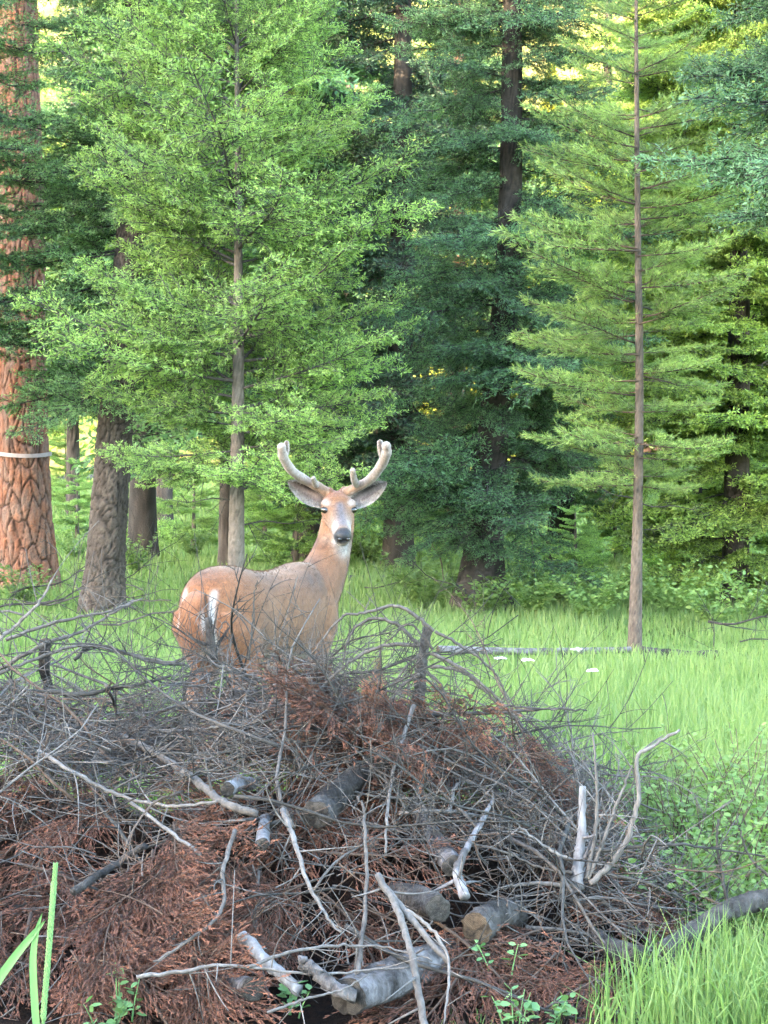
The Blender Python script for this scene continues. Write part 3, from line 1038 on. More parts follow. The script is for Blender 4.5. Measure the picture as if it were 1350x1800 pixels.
def loft(mb, centers, A, Bv, ra, rb, k=24, p=2.2):
    """closed surface through elliptic rings; A, Bv ring axes per ring"""
    centers = np.asarray(centers, float)
    n = len(centers)
    a = np.linspace(0, 2 * np.pi, k, endpoint=False)
    ca, sa = np.cos(a), np.sin(a)
    ca = np.sign(ca) * np.abs(ca) ** (2 / p)
    sa = np.sign(sa) * np.abs(sa) ** (2 / p)
    A = np.broadcast_to(np.asarray(A, float), (n, 3))
    Bv = np.broadcast_to(np.asarray(Bv, float), (n, 3))
    V = centers[:, None] + A[:, None] * (np.asarray(ra)[:, None] * ca)[..., None] + Bv[:, None] * (np.asarray(rb)[:, None] * sa)[..., None]
    i = np.arange(n * k).reshape(n, k)
    q = np.stack([i[:-1], np.roll(i[:-1], -1, 1), np.roll(i[1:], -1, 1), i[1:]], -1).reshape(-1, 4)
    V = np.concatenate([V.reshape(-1, 3), centers[[0, -1]]])
    f = np.concatenate([q[:, [0, 1, 2]], q[:, [0, 2, 3]],
                        np.stack([np.roll(i[0], -1), i[0], np.full(k, n * k)], 1), np.stack([i[-1], np.roll(i[-1], -1), np.full(k, n * k + 1)], 1)])
    # outward orientation
    c = centers.mean(0)
    tri = V[f]
    nn = np.cross(tri[:, 1] - tri[:, 0], tri[:, 2] - tri[:, 0])
    if (nn * (tri.mean(1) - c)).sum() < 0:
        f = f[:, ::-1]
    mb.add(V, f)


bm = MB()
zax = np.array([0, 0, 1.0])
T = np.array([  # x, top z, bottom z, half width
    (-0.545, 0.86, 0.74, 0.045), (-0.515, 0.925, 0.66, 0.115), (-0.46, 0.968, 0.60, 0.155), (-0.38, 0.988, 0.575, 0.178), (-0.27, 0.982, 0.575, 0.182),
    (-0.14, 0.958, 0.575, 0.178), (0.0, 0.946, 0.555, 0.188), (0.13, 0.952, 0.535, 0.192), (0.25, 0.972, 0.525, 0.180), (0.34, 0.965, 0.54, 0.150),
    (0.405, 0.93, 0.58, 0.112), (0.455, 0.86, 0.65, 0.060)])
xx = np.linspace(T[0, 0], T[-1, 0], 40)
col = lambda j: spline(np.stack([T[:, 0], T[:, j], 0 * T[:, 0]], 1), 200)
top = np.interp(xx, col(1)[:, 0], col(1)[:, 1]); bot = np.interp(xx, col(2)[:, 0], col(2)[:, 1]); hw = np.interp(xx, col(3)[:, 0], col(3)[:, 1])
cen = np.array([dl(x, 0, (a + b) / 2) for x, a, b in zip(xx, top, bot)])
loft(bm, cen, lf, zax, hw * DS * 0.93, (top - bot) / 2 * DS, 28, 2.15)


def limb(pts, rad, flat=None, n=26, k=16):
    c = spline(np.array(pts), n)
    R = np.interp(np.linspace(0, 1, n), np.linspace(0, 1, len(rad)), rad)
    V, f, s = tubes(c[None], R[None], k)
    bm.add(V, f[:, ::-1])


# haunches, shoulders (muscle masses) and the four legs
for sd_ in (-1, 1):
    y = 0.098 * sd_
    loft(bm, [dl(-0.44, y, 0.80), dl(-0.40, y * 1.05, 0.72), dl(-0.35, y * 1.05, 0.63), dl(-0.33, y * 1.0, 0.54)],
         [fw] * 4, [lf] * 4, np.array([0.09, 0.13, 0.115, 0.075]), np.array([0.060, 0.082, 0.075, 0.055]), 18)
    step = 0.03 * sd_
    limb([dl(-0.34, y, 0.66), dl(-0.33, y, 0.54), dl(-0.42, y * 0.95, 0.43), dl(-0.485 + step, y * 0.9, 0.355), dl(-0.475 + step, y * 0.9, 0.25), dl(-0.455 + step, y * 0.9, 0.12),
          dl(-0.44 + step, y * 0.9, 0.085), dl(-0.415 + step, y * 0.9, 0.035)], [0.095, 0.068, 0.043, 0.034, 0.022, 0.020, 0.026, 0.022], n=34)
    loft(bm, [dl(-0.44 + step, y * 0.9, 0.055), dl(-0.425 + step, y * 0.9, 0.03), dl(-0.405 + step, y * 0.9, 0.0)], [fw] * 3, [lf] * 3, np.array([0.022, 0.034, 0.044]), np.array([0.02, 0.026, 0.03]), 14)
    y = 0.105 * sd_
    loft(bm, [dl(0.30, y * 0.8, 0.86), dl(0.30, y, 0.78), dl(0.28, y * 1.05, 0.68), dl(0.25, y, 0.58), dl(0.24, y * 0.95, 0.52)],
         [fw] * 5, [lf] * 5, np.array([0.06, 0.095, 0.10, 0.08, 0.05]), np.array([0.05, 0.07, 0.075, 0.06, 0.045]), 18)
    limb([dl(0.25, y, 0.64), dl(0.235, y, 0.54), dl(0.25, y * 0.9, 0.44), dl(0.262 + step, y * 0.85, 0.335), dl(0.262 + step, y * 0.85, 0.29), dl(0.262 + step, y * 0.85, 0.12),
          dl(0.27 + step, y * 0.85, 0.085), dl(0.29 + step, y * 0.85, 0.035)], [0.085, 0.058, 0.036, 0.031, 0.024, 0.019, 0.025, 0.022], n=34)
    loft(bm, [dl(0.275 + step, y * 0.85, 0.055), dl(0.285 + step, y * 0.85, 0.03), dl(0.30 + step, y * 0.85, 0.0)], [fw] * 3, [lf] * 3, np.array([0.022, 0.034, 0.044]), np.array([0.02, 0.026, 0.03]), 14)
# brisket
loft(bm, [dl(0.26, 0, 0.66), dl(0.34, 0, 0.68), dl(0.39, -0.005, 0.74), dl(0.42, -0.01, 0.82)], [lf] * 4, [norm(np.array([0, 0, 1.0]) - 0.3 * fw)] * 4,
     np.array([0.11, 0.11, 0.095, 0.07]), np.array([0.12, 0.10, 0.085, 0.07]), 18)
# neck
nk = spline(np.array([dl(0.30, 0, 0.80), dp(548, 1040, 9.50), dp(572, 1000, 9.60), dp(587, 955, 9.67), dp(594, 915, 9.71), dp(595, 890, 9.71)]), 20)
nr = np.interp(np.linspace(0, 1, 20), np.linspace(0, 1, 6), [0.165, 0.138, 0.104, 0.085, 0.078, 0.070])
V, f, s = tubes(nk[None], nr[None], 20)
bm.add(V, f[:, ::-1])
# skull and muzzle
H = np.array([  # t, up, half height, half width
    (-0.085, 0.000, 0.045, 0.045), (-0.06, 0.000, 0.064, 0.062), (-0.02, 0.000, 0.074, 0.076), (0.025, -0.004, 0.074, 0.080), (0.06, -0.014, 0.066, 0.072),
    (0.10, -0.026, 0.056, 0.057), (0.14, -0.036, 0.049, 0.046), (0.175, -0.042, 0.044, 0.042), (0.205, -0.046, 0.040, 0.041), (0.226, -0.048, 0.033, 0.035), (0.238, -0.049, 0.018, 0.022)])
loft(bm, [hp(t, 0, u) for t, u, a, b in H], hr, hu, H[:, 3], H[:, 2], 24, 2.1)
# jaw
J = np.array([(-0.03, -0.055, 0.040, 0.054), (0.04, -0.072, 0.038, 0.052), (0.10, -0.082, 0.028, 0.038), (0.155, -0.088, 0.021, 0.030), (0.195, -0.090, 0.018, 0.026), (0.212, -0.088, 0.011, 0.016)])
loft(bm, [hp(t, 0, u) for t, u, a, b in J], hr, hu, J[:, 3], J[:, 2], 18)
# brow ridges
for s_ in (-1, 1):
    loft(bm, [hp(0.0, s_ * 0.060, 0.036), hp(0.03, s_ * 0.068, 0.038), hp(0.06, s_ * 0.058, 0.026)], hr, hu, np.array([0.016, 0.019, 0.013]), np.array([0.014, 0.014, 0.010]), 12)
    loft(bm, [hp(-0.06, s_ * 0.030, 0.035), hp(-0.055, s_ * 0.038, 0.062), hp(-0.055, s_ * 0.044, 0.080)], hr, hf, np.array([0.03, 0.026, 0.022]), np.array([0.03, 0.026, 0.022]), 12)

raw = bm.mesh('deer_raw', M['fur'])
tmp = bpy.data.objects.new('deer_raw', raw)
COL.objects.link(tmp)
rm = tmp.modifiers.new('r', 'REMESH'); rm.mode = 'VOXEL'; rm.voxel_size = 0.0075
sm = tmp.modifiers.new('s', 'SMOOTH'); sm.iterations = 5; sm.factor = 0.5
dg = bpy.context.evaluated_depsgraph_get()
ev = bpy.data.meshes.new_from_object(tmp.evaluated_get(dg))
bpy.data.objects.remove(tmp)
nv = len(ev.vertices)
dv = np.empty(nv * 3, np.float32); ev.vertices.foreach_get('co', dv); dv = dv.reshape(-1, 3).astype(float)
ev.calc_loop_triangles()
dt = np.empty(len(ev.loop_triangles) * 3, np.int32); ev.loop_triangles.foreach_get('vertices', dt); dt = dt.reshape(-1, 3)
bpy.data.meshes.remove(ev)


def gn(p, seed, sc):
    """cheap smooth noise -1..1"""
    r = np.random.default_rng(seed)
    o = 0
    for i in range(5):
        k = r.normal(size=3) * sc * (1 + i * 0.5)
        o = o + np.sin(p @ k + r.uniform(0, 6.28)) / (1 + i * 0.4)
    return np.clip(o / 2.2, -1, 1)


def sst(x, a, b):
    return smooth01((x - a) / (b - a))


def deer_colour(p):
    q = p / DS
    lx = q @ fw; ly = q @ lf; lz = q[:, 2]
    d = p - HO
    t = d @ hf; s = d @ hr; u = d @ hu
    headm = sst(t, -0.10, -0.03) * (lz > 1.02) * (np.abs(s) < 0.14)
    n1 = gn(p, 1, 9); n2 = gn(p, 2, 30)
    C = lambda *c: np.array(c, float)
    base = np.broadcast_to(C(0.128, 0.055, 0.023), p.shape).copy()

    def mix(c, m):
        nonlocal base
        m = np.clip(m, 0, 1)[:, None]
        base = base * (1 - m) + np.asarray(c) * m
    # greyer flank, redder rump and back
    mix(C(0.128, 0.063, 0.031), sst(lz, 0.92, 0.74) * sst(lx, -0.42, -0.22) * (0.8 + 0.3 * n1))
    mix(C(0.140, 0.054, 0.020), sst(lx, -0.26, -0.44) * 0.8)
    mix(C(0.085, 0.038, 0.019), sst(lz, 0.90, 0.955) * sst(np.abs(ly), 0.12, 0.03) * 0.65)
    mix(C(0.046, 0.026, 0.019), np.exp(-(np.linalg.norm((p - dp(545, 1020, 9.32)) * np.array([1.0, 0.5, 1.0]), axis=1) / 0.075) ** 2) * (0.80 + 0.45 * n2))
    mix(C(0.105, 0.055, 0.034), sst(n1, 0.15, 0.8) * 0.45 * sst(lz, 0.6, 0.75))
    mix(C(0.150, 0.082, 0.047), sst(-n1, 0.2, 0.9) * 0.40 * sst(lz, 0.97, 0.8))
    mix(C(0.165, 0.084, 0.040), sst(lz, 0.97, 1.06) * (1 - headm) * 0.75)                 # paler neck
    # white: belly, strips either side of the tail
    mix(C(0.27, 0.25, 0.23), sst(lz, 0.60, 0.56) * sst(lx, -0.40, -0.30) * sst(lx, 0.35, 0.2) * sst(np.abs(ly), 0.14, 0.08))
    rumpw = np.exp(-((np.abs(ly) - 0.072) / 0.013) ** 2) * sst(lx, -0.36, -0.44) * sst(lz, 0.91, 0.87) * sst(lz, 0.60, 0.70)
    mix(C(0.29, 0.278, 0.27), rumpw * 1.3)
    mix(C(0.20, 0.16, 0.13), np.exp(-(ly / 0.05) ** 2) * sst(lx, -0.44, -0.50) * sst(lz, 0.74, 0.66))
    mix(C(0.165, 0.105, 0.070), sst(lz, 0.50, 0.40))
    mix(C(0.020, 0.018, 0.016), sst(lz, 0.055, 0.04))                                    # hooves
    # ---- head
    h = headm * sst(u, -0.135, -0.105)
    mix(C(0.145, 0.068, 0.031), h)
    mix(C(0.135, 0.056, 0.027), h * sst(u, 0.030, 0.066) * sst(t, 0.04, -0.01))                          # rusty crown
    mix(C(0.140, 0.094, 0.068), h * sst(t, 0.05, 0.12) * 0.85)                                            # face
    mix(C(0.062, 0.061, 0.072), h * np.exp(-(s / 0.026) ** 2) * sst(u, -0.03, 0.0) * sst(t, 0.035, 0.07) * sst(t, 0.21, 0.17) * 0.9)   # grey bridge
    for sg in (-1, 1):
        e = np.exp(-(((t - 0.03) / 0.026) ** 2 + ((s - sg * 0.060) / 0.024) ** 2 + ((u - 0.043) / 0.010) ** 2))
        mix(C(0.235, 0.215, 0.205), h * np.clip(e * 1.9, 0, 1) * (0.85 + 0.2 * n2))                                           # white brow
        e = np.exp(-(((t - 0.055) / 0.022) ** 2 + ((s - sg * 0.064) / 0.022) ** 2 + ((u - 0.014) / 0.010) ** 2))
        mix(C(0.035, 0.025, 0.020), h * np.clip(e * 1.5, 0, 1))                                          # dark eye rim
        e = np.exp(-(((t - 0.170) / 0.026) ** 2 + ((s - sg * 0.036) / 0.013) ** 2)) * sst(u, -0.085, -0.045)
        mix(C(0.215, 0.208, 0.212), h * np.clip(e * 1.2, 0, 1))                                            # pale muzzle band
    mix(C(0.26, 0.25, 0.242), h * sst(u, -0.070, -0.086) * sst(t, 0.11, 0.15) * sst(np.abs(s), 0.045, 0.030))                            # chin
    mix(C(0.018, 0.018, 0.021), h * sst(t, 0.196, 0.208) * sst(u, -0.076, -0.064))                       # dark muzzle
    mix(C(0.225, 0.207, 0.195), np.exp(-((np.linalg.norm((p - dp(606, 962, 9.58)) * np.array([1.1, 0.7, 1.0]), axis=1)) / 0.048) ** 2) * 1.1)
    return np.clip(base * (1 + 0.14 * n2[:, None]), 0.005, 0.9)


dc = deer_colour(dv)
body = obj('body', mesh_from('deer_body', dv, dt, M['fur'], None, dc), deer)
# short fur over the body
fr_ = np.random.default_rng(4)
tri = dv[dt]
fn = np.cross(tri[:, 1] - tri[:, 0], tri[:, 2] - tri[:, 0])
ar = np.linalg.norm(fn, axis=1)
fn = fn / ar[:, None]
if (fn * (tri.mean(1) - dl(0, 0, 0.75))).sum() < 0:
    fn = -fn
NF = 70000
ii = fr_.choice(len(dt), NF, p=ar / ar.sum())
w = fr_.dirichlet([1, 1, 1], NF)
fp = (tri[ii] * w[..., None]).sum(1)
nn = fn[ii]
hd = (fp[:, 2] > 1.12)
flow = np.where(hd[:, None], -hf * 0.9 + np.array([0, 0, -0.25]), -fw * 0.8 + np.array([0, 0, -0.65]))
flow = flow - nn * (flow * nn).sum(1)[:, None]
flow = norm(norm(flow) + fr_.normal(size=flow.shape) * 0.18)
ln = np.where(hd, 0.007, 0.015) * fr_.uniform(0.6, 1.2, NF)
tipf = fp + (flow * 0.94 + nn * 0.26) * ln[:, None]
wv = norm(np.cross(flow, nn)) * 0.0013
fv = np.stack([fp - wv - nn * 0.001, fp + wv - nn * 0.001, tipf], 1).reshape(-1, 3)
fcol = deer_colour(fp) * fr_.uniform(0.55, 1.45, NF)[:, None]
fur = obj('fur', mesh_from('deer_fur', fv, np.arange(NF * 3).reshape(-1, 3), M['fur'], None, np.repeat(np.clip(fcol, 0, 0.92), 3, 0)), body)
fur['kind'] = 'stuff'


def colmesh(name, V, f, C, mat=None):
    return mesh_from(name, np.asarray(V), np.asarray(f), mat or M['fur'], None, np.broadcast_to(np.asarray(C, float), (len(V), 3)))


# eyes and nose
def ellipsoid(c, ax, r, nu=20, nv_=12):
    u = np.linspace(0, 2 * np.pi, nu, endpoint=False)
    v = np.linspace(0, np.pi, nv_)
    U, Vv = np.meshgrid(u, v)
    p = np.stack([np.cos(U) * np.sin(Vv) * r[0], np.sin(U) * np.sin(Vv) * r[1], np.cos(Vv) * r[2]], -1).reshape(-1, 3)
    i = np.arange(nu * nv_).reshape(nv_, nu)
    q = np.stack([i[:-1], i[1:], np.roll(i[1:], -1, 1), np.roll(i[:-1], -1, 1)], -1).reshape(-1, 4)
    f = np.concatenate([q[:, [0, 1, 2]], q[:, [0, 2, 3]]])
    return c + p @ np.array(ax), f


for s_ in (-1, 1):
    V, f = ellipsoid(hp(0.052, s_ * 0.0640, 0.014), [norm(hf + 0.5 * s_ * hr), norm(hr - 0.5 * s_ * hf), hu], (0.018, 0.025, 0.0165))
    obj('eye', MB().add(V, f).mesh('deer_eye', M['eye']), deer)
V, f = ellipsoid(hp(0.216, 0, -0.042), [hf, hr, hu], (0.028, 0.037, 0.029))
nose = obj('nose', MB().add(V, f).mesh('deer_nose', M['nose']), deer)
for s_ in (-1, 1):
    V, f = ellipsoid(hp(0.237, s_ * 0.019, -0.048), [hf, hr, hu], (0.010, 0.010, 0.008), 12, 8)
    obj('nostril', MB().add(V, f).mesh('deer_nostril', M['eye']), nose)

# ears: cupped leaves with a pale hairy inside
for s_, tip, basep in ((-1, dp(506, 846, 9.66), dp(563, 879, 9.68)), (1, dp(680, 848, 9.64), dp(622, 881, 9.66))):
    el = tip - basep
    L = np.linalg.norm(el)
    el = el / L
    en = norm(np.array([s_ * 0.25, -1.0, -0.10]) - el * (np.array([s_ * 0.25, -1.0, -0.10]) @ el))
    ew = np.cross(el, en)
    nu, nw_ = 22, 15
    u = np.linspace(0, 1, nu); w_ = np.linspace(-1, 1, nw_)
    U, W = np.meshgrid(u, w_, indexing='ij')
    wid = 0.053 * np.sin(np.pi * np.clip(U * 0.80 + 0.19, 0, 1)) ** 0.75
    dep = 0.042 * np.sin(np.pi * np.clip(U * 0.7 + 0.25, 0, 1))
    pos = basep - el * 0.02 + el * (L + 0.02) * U[..., None] + ew * (wid * W)[..., None] - en * (dep * (1 - W ** 2))[..., None]
    back = pos - en * (0.006 * (1 - W ** 4))[..., None] - en * 0.001
    i = np.arange(nu * nw_).reshape(nu, nw_)
    q = np.stack([i[:-1, :-1], i[1:, :-1], i[1:, 1:], i[:-1, 1:]], -1).reshape(-1, 4)
    f = np.concatenate([q[:, [0, 1, 2]], q[:, [0, 2, 3]]])
    pin = np.array([0.150, 0.122, 0.120]); rim = np.array([0.25, 0.24, 0.24]); drk = np.array([0.022, 0.018, 0.019])
    m_r = np.clip((np.abs(W) - 0.62) / 0.3, 0, 1)[..., None]
    m_d = np.clip(np.exp(-((W * s_ + 0.25) / 0.26) ** 2) * np.exp(-((U - 0.55) / 0.30) ** 2) * 1.1 + np.exp(-((W * s_ - 0.40) / 0.12) ** 2) * np.exp(-((U - 0.40) / 0.2) ** 2) * 0.7 + np.exp(-(U / 0.14) ** 2) * 0.8, 0, 1)[..., None]
    ci = (pin * (1 - m_d) + drk * m_d) * (1 - m_r) + rim * m_r
    cb = np.broadcast_to(np.array([0.11, 0.075, 0.052]), ci.shape)
    V = np.concatenate([pos.reshape(-1, 3), back.reshape(-1, 3)])
    ff = np.concatenate([f, f[:, ::-1] + nu * nw_])
    ear = obj('ear', colmesh('deer_ear', V, ff, np.concatenate([ci.reshape(-1, 3), cb.reshape(-1, 3)])), deer)
    # hairs fringing the inside
    nh = 700
    uu, ww = fr_.random(nh) * 0.9, fr_.choice([-1, 1], nh) * fr_.uniform(0.55, 1.0, nh)
    wd = 0.053 * np.sin(np.pi * np.clip(uu * 0.80 + 0.19, 0, 1)) ** 0.75
    de = 0.042 * np.sin(np.pi * np.clip(uu * 0.7 + 0.25, 0, 1))
    hb = basep - el * 0.02 + np.outer(uu * (L + 0.02), el) + np.outer(wd * ww, ew) - np.outer(de * (1 - ww ** 2), en)
    dd = norm(np.outer(-ww * 0.5, ew) + en * 0.4 + el * 0.6 + fr_.normal(size=(nh, 3)) * 0.3) * fr_.uniform(0.010, 0.026, nh)[:, None]
    wv2 = norm(np.cross(dd, en)) * 0.001
    V = np.stack([hb - wv2, hb + wv2, hb + dd], 1).reshape(-1, 3)
    eh = obj('ear_hair', colmesh('deer_ear_hair', V, np.arange(nh * 3).reshape(-1, 3), np.repeat(fr_.uniform(0.6, 1.0, nh)[:, None] * np.array([0.30, 0.285, 0.275]), 3, 0)), ear)
    eh['kind'] = 'stuff'


# antlers in velvet
def velvet(pts, rad, n=30, k=16, knob=True):
    c = spline(np.array(pts), n)
    R = np.interp(np.linspace(0, 1, n), np.linspace(0, 1, len(rad)), rad)
    if knob:   # round the end
        tl = norm(c[-1] - c[-2])
        add = [c[-1] + tl * R[-1] * 0.5, c[-1] + tl * R[-1] * 0.85, c[-1] + tl * R[-1] * 1.0]
        c = np.concatenate([c, add]); R = np.concatenate([R, [R[-1] * 0.84, R[-1] * 0.5, R[-1] * 0.1]])
    R = R * (1 + 0.05 * np.sin(np.arange(len(R)) * 1.1))
    V, f, s = tubes(c[None], R[None], k)
    ctr = np.repeat(c, k, 0)
    ctr = np.concatenate([ctr, c[[0, -1]]])
    front = np.clip(-(norm(V - ctr)[:, 1]), 0, 1)
    return V, f, s, front


pale = np.array([0.200, 0.168, 0.148]); dkv = np.array([0.050, 0.034, 0.024]); brn = np.array([0.165, 0.098, 0.062])


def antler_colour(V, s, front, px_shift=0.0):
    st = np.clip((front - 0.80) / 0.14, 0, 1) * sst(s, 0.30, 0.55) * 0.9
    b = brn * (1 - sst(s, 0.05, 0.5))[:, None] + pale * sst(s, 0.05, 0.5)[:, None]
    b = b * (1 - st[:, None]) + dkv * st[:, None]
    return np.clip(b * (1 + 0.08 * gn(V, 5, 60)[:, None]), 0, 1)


for beams in (
    [([dp(580, 870, 9.68), dp(560, 856, 9.66), dp(535, 843, 9.62), dp(512, 826, 9.55), dp(498, 803, 9.49), dp(495, 786, 9.46)], [0.025, 0.023, 0.022, 0.022, 0.023, 0.021]),
     ([dp(500, 802, 9.50), dp(503, 790, 9.50), dp(504, 779, 9.50)], [0.017, 0.016, 0.012]),
     ([dp(557, 855, 9.66), dp(553, 848, 9.60), dp(551, 841, 9.57)], [0.016, 0.014, 0.011])],
    [([dp(606, 868, 9.68), dp(626, 857, 9.66), dp(650, 843, 9.62), dp(670, 818, 9.55), dp(679, 797, 9.49), dp(679, 784, 9.47)], [0.025, 0.023, 0.022, 0.023, 0.024, 0.022]),
     ([dp(674, 806, 9.52), dp(670, 790, 9.52), dp(668, 778, 9.52)], [0.018, 0.017, 0.014]),
     ([dp(628, 855, 9.66), dp(622, 842, 9.58), dp(620, 827, 9.54)], [0.018, 0.016, 0.013])]):
    Vs, fs, cs, nn_ = [], [], [], 0
    for j, (pts, rad) in enumerate(beams):
        V, f, s, front = velvet(pts, rad)
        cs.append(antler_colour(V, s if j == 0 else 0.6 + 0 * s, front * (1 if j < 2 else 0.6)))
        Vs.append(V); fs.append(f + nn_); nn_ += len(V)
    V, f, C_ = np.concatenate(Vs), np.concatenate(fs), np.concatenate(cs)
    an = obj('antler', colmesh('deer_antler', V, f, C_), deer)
    # velvet fuzz
    k_ = 9000
    ix = fr_.integers(0, len(f), k_)
    tr = V[f[ix]]
    nf = norm(np.cross(tr[:, 1] - tr[:, 0], tr[:, 2] - tr[:, 0]) + 1e-12)
    wq = fr_.dirichlet([1, 1, 1], k_)
    b = (tr * wq[..., None]).sum(1)
    cc = (C_[f[ix]] * wq[..., None]).sum(1) * fr_.uniform(0.9, 1.35, k_)[:, None]
    dd = norm(nf * np.where((nf * (b - V.mean(0))).sum(1) > -1, 1, 1)[:, None] + fr_.normal(size=nf.shape) * 0.5) * fr_.uniform(0.003, 0.007, k_)[:, None]
    wv2 = norm(np.cross(dd, fr_.normal(size=dd.shape))) * 0.0008
    fz = obj('velvet', colmesh('deer_velvet', np.stack([b - wv2, b + wv2, b + dd], 1).reshape(-1, 3), np.arange(k_ * 3).reshape(-1, 3), np.repeat(np.clip(cc, 0, 0.85), 3, 0)), an)
    fz['kind'] = 'stuff'

# tail: brown above with a white fringe
tc = spline(np.array([dl(-0.50, 0, 0.90), dl(-0.555, 0, 0.865), dl(-0.575, 0, 0.80), dl(-0.572, 0, 0.72), dl(-0.560, 0, 0.655)]), 14)
tw = np.interp(np.linspace(0, 1, 14), [0, 0.25, 0.6, 0.85, 1], [0.03, 0.048, 0.058, 0.045, 0.012])
tb = MB()
loft(tb, tc, lf, norm(fw + 0.05), tw, tw * 0.45, 16)
V = np.concatenate(tb.v); f = np.concatenate(tb.f)
ly = (V / DS) @ lf
cm = sst(np.abs(ly), 0.046, 0.056)[:, None]
tail = obj('tail', colmesh('deer_tail', V, f, np.array([0.130, 0.055, 0.024]) * (1 - cm) + np.array([0.29, 0.278, 0.27]) * cm), deer)
nh = 2600
ix = fr_.integers(0, len(f), nh)
tr = V[f[ix]]
b = (tr * fr_.dirichlet([1, 1, 1], nh)[..., None]).sum(1)
bl = (b / DS) @ lf
dd = norm(np.array([0, 0, -1.0]) + np.outer(bl * 9, lf) - fw * 0.15 + fr_.normal(size=(nh, 3)) * 0.15) * fr_.uniform(0.02, 0.045, nh)[:, None]
wv2 = norm(np.cross(dd, fw)) * 0.0014
cm = sst(np.abs(bl), 0.046, 0.055)[:, None]
cc = (np.array([0.135, 0.058, 0.026]) * (1 - cm) + np.array([0.29, 0.278, 0.27]) * cm) * fr_.uniform(0.85, 1.1, nh)[:, None]
th_ = obj('tail_hair', colmesh('deer_tail_hair', np.stack([b - wv2, b + wv2, b + dd], 1).reshape(-1, 3), np.arange(nh * 3).reshape(-1, 3), np.repeat(np.clip(cc, 0, .9), 3, 0)), tail)
th_['kind'] = 'stuff'

# ------------------------------------------------------------------ the brush pile
CREST = [(-2.6, 0.55), (-1.9, 0.72), (-1.35, 0.70), (-1.0, 0.60), (-0.75, 0.56), (-0.45, 0.69), (-0.15, 0.68), (0.13, 0.60), (0.40, 0.49), (0.58, 0.40), (0.74, 0.30), (0.86, 0.17), (0.96, 0.05), (1.1, 0.0)]


def pile_z(x, y):
    h = lerp_tab(CREST, x)
    y0 = 5.34 + 0.10 * np.sin(x * 3.1)
    s = np.clip((y - y0) / 1.50, 0, 3)
    prof = np.where(s < 1, np.sin(np.clip(s, 0, 1) * np.pi / 2) ** 0.70, np.cos(np.clip((s - 1) / 1.0, 0, 1) * np.pi / 2) ** 0.9)
    lump = np.sin(x * 5.3 + 1.7 * np.sin(y * 3.1)) * np.sin(y * 6.1 + 1.3 * np.sin(x * 3.7)) + 0.6 * np.sin(x * 11.0 + y * 4.0) * np.sin(y * 9.0 - x * 3.0)
    return h * prof * (1 + 0.10 * lump)


CAVES = [(425, 1610, 0.13), (310, 1745, 0.13), (690, 1335, 0.09), (500, 1350, 0.08), (560, 1790, 0.12), (60, 1455, 0.11), (760, 1640, 0.08), (200, 1650, 0.07), (590, 1440, 0.08), (880, 1520, 0.10)]
CAVE_W = []


def cave_depth(x, y):
    o = 0 * np.asarray(x, float)
    for (cx, cy, r_) in CAVE_W:
        o = np.maximum(o, np.exp(-((x - cx) ** 2 + ((y - cy) * 0.9) ** 2) / (r_ * r_)))
    return o


def build_mound():
    xs = np.linspace(-2.7, 1.12, 120)
    ys = np.linspace(4.85, 8.5, 120)
    X, Y = np.meshgrid(xs, ys)
    Z = pile_z(X, Y)
    n = gn(np.stack([X, Y, Z], -1).reshape(-1, 3), 8, 9).reshape(X.shape) * 0.03 + gn(np.stack([X, Y, Z], -1).reshape(-1, 3), 9, 30).reshape(X.shape) * 0.015
    apron = 0.014 + 0.012 * np.sin(X * 17 + Y * 9) * np.sin(Y * 23)
    edge = 0.82 + 0.06 * np.sin(Y * 9) - np.maximum(0, 5.25 - Y) * 0.25
    Z = np.maximum(Z * 0.70 - 0.15 + n - 0.15 * cave_depth(X, Y), np.where((X < edge) & (Y < 7.6), apron, -0.04))
    v = np.stack([X, Y, Z], -1).reshape(-1, 3)
    i = np.arange(len(v)).reshape(X.shape)
    q = np.stack([i[:-1, :-1], i[:-1, 1:], i[1:, 1:], i[1:, :-1]], -1).reshape(-1, 4)
    o = obj('gap_shade_litter', MB().add(v, q).mesh('gap_shade_litter', M['litter']))
    tag(o, 'needle litter core of the brush pile, gap shade put into its dark colour', 'litter', kind='stuff')


for (cx, cy, r_) in CAVES:
    D_ = np.arange(5.0, 7.4, 0.01)
    q_ = P(cx, cy, 1.0) - np.array([0, 0, CAMH])
    pt = np.array([0, 0, CAMH]) + q_[None] * D_[:, None]
    ok = np.nonzero(pt[:, 2] < np.maximum(pile_z(pt[:, 0], pt[:, 1]), 0))[0]
    CAVE_W.append((pt[ok[0]][0], pt[ok[0]][1], r_))
build_mound()

RB = variants(dead_spray, 'red_bough', 6, 500, [M['twig_brown'], M['dead_red']])
GB = [bare_branch('bare_branch', 540 + i, M[['twig', 'twig_pale', 'twig', 'twig_dark', 'twig', 'twig_brown', 'twig_pale', 'twig_dark'][i]], nside=[9, 13, 11, 10, 14, 9, 8, 15][i], wr=[0.008, 0.007, 0.006, 0.009, 0.006, 0.007, 0.008, 0.006][i], curl=0.35,
                  side=[0.4, 0.5, 0.35, 0.45, 0.5, 0.4, 0.35, 0.6][i]) for i in range(8)]


def px_of(p):
    d = np.asarray(p) - np.array([0, 0, CAMH])
    c, s = math.cos(PITCH), math.sin(PITCH)
    z = d[1] * c - d[2] * s
    y = d[1] * s + d[2] * c
    return 675 + FPX * d[0] / z, 900 - FPX * y / z


pr = np.random.default_rng(77)


def surf(x, y):
    z = float(pile_z(np.array(x), np.array(y)))
    e = 0.03
    n = norm(np.array([-(float(pile_z(np.array(x + e), np.array(y))) - z) / e, -(float(pile_z(np.array(x), np.array(y + e))) - z) / e, 1.0]))
    return np.array([x, y, z]), n


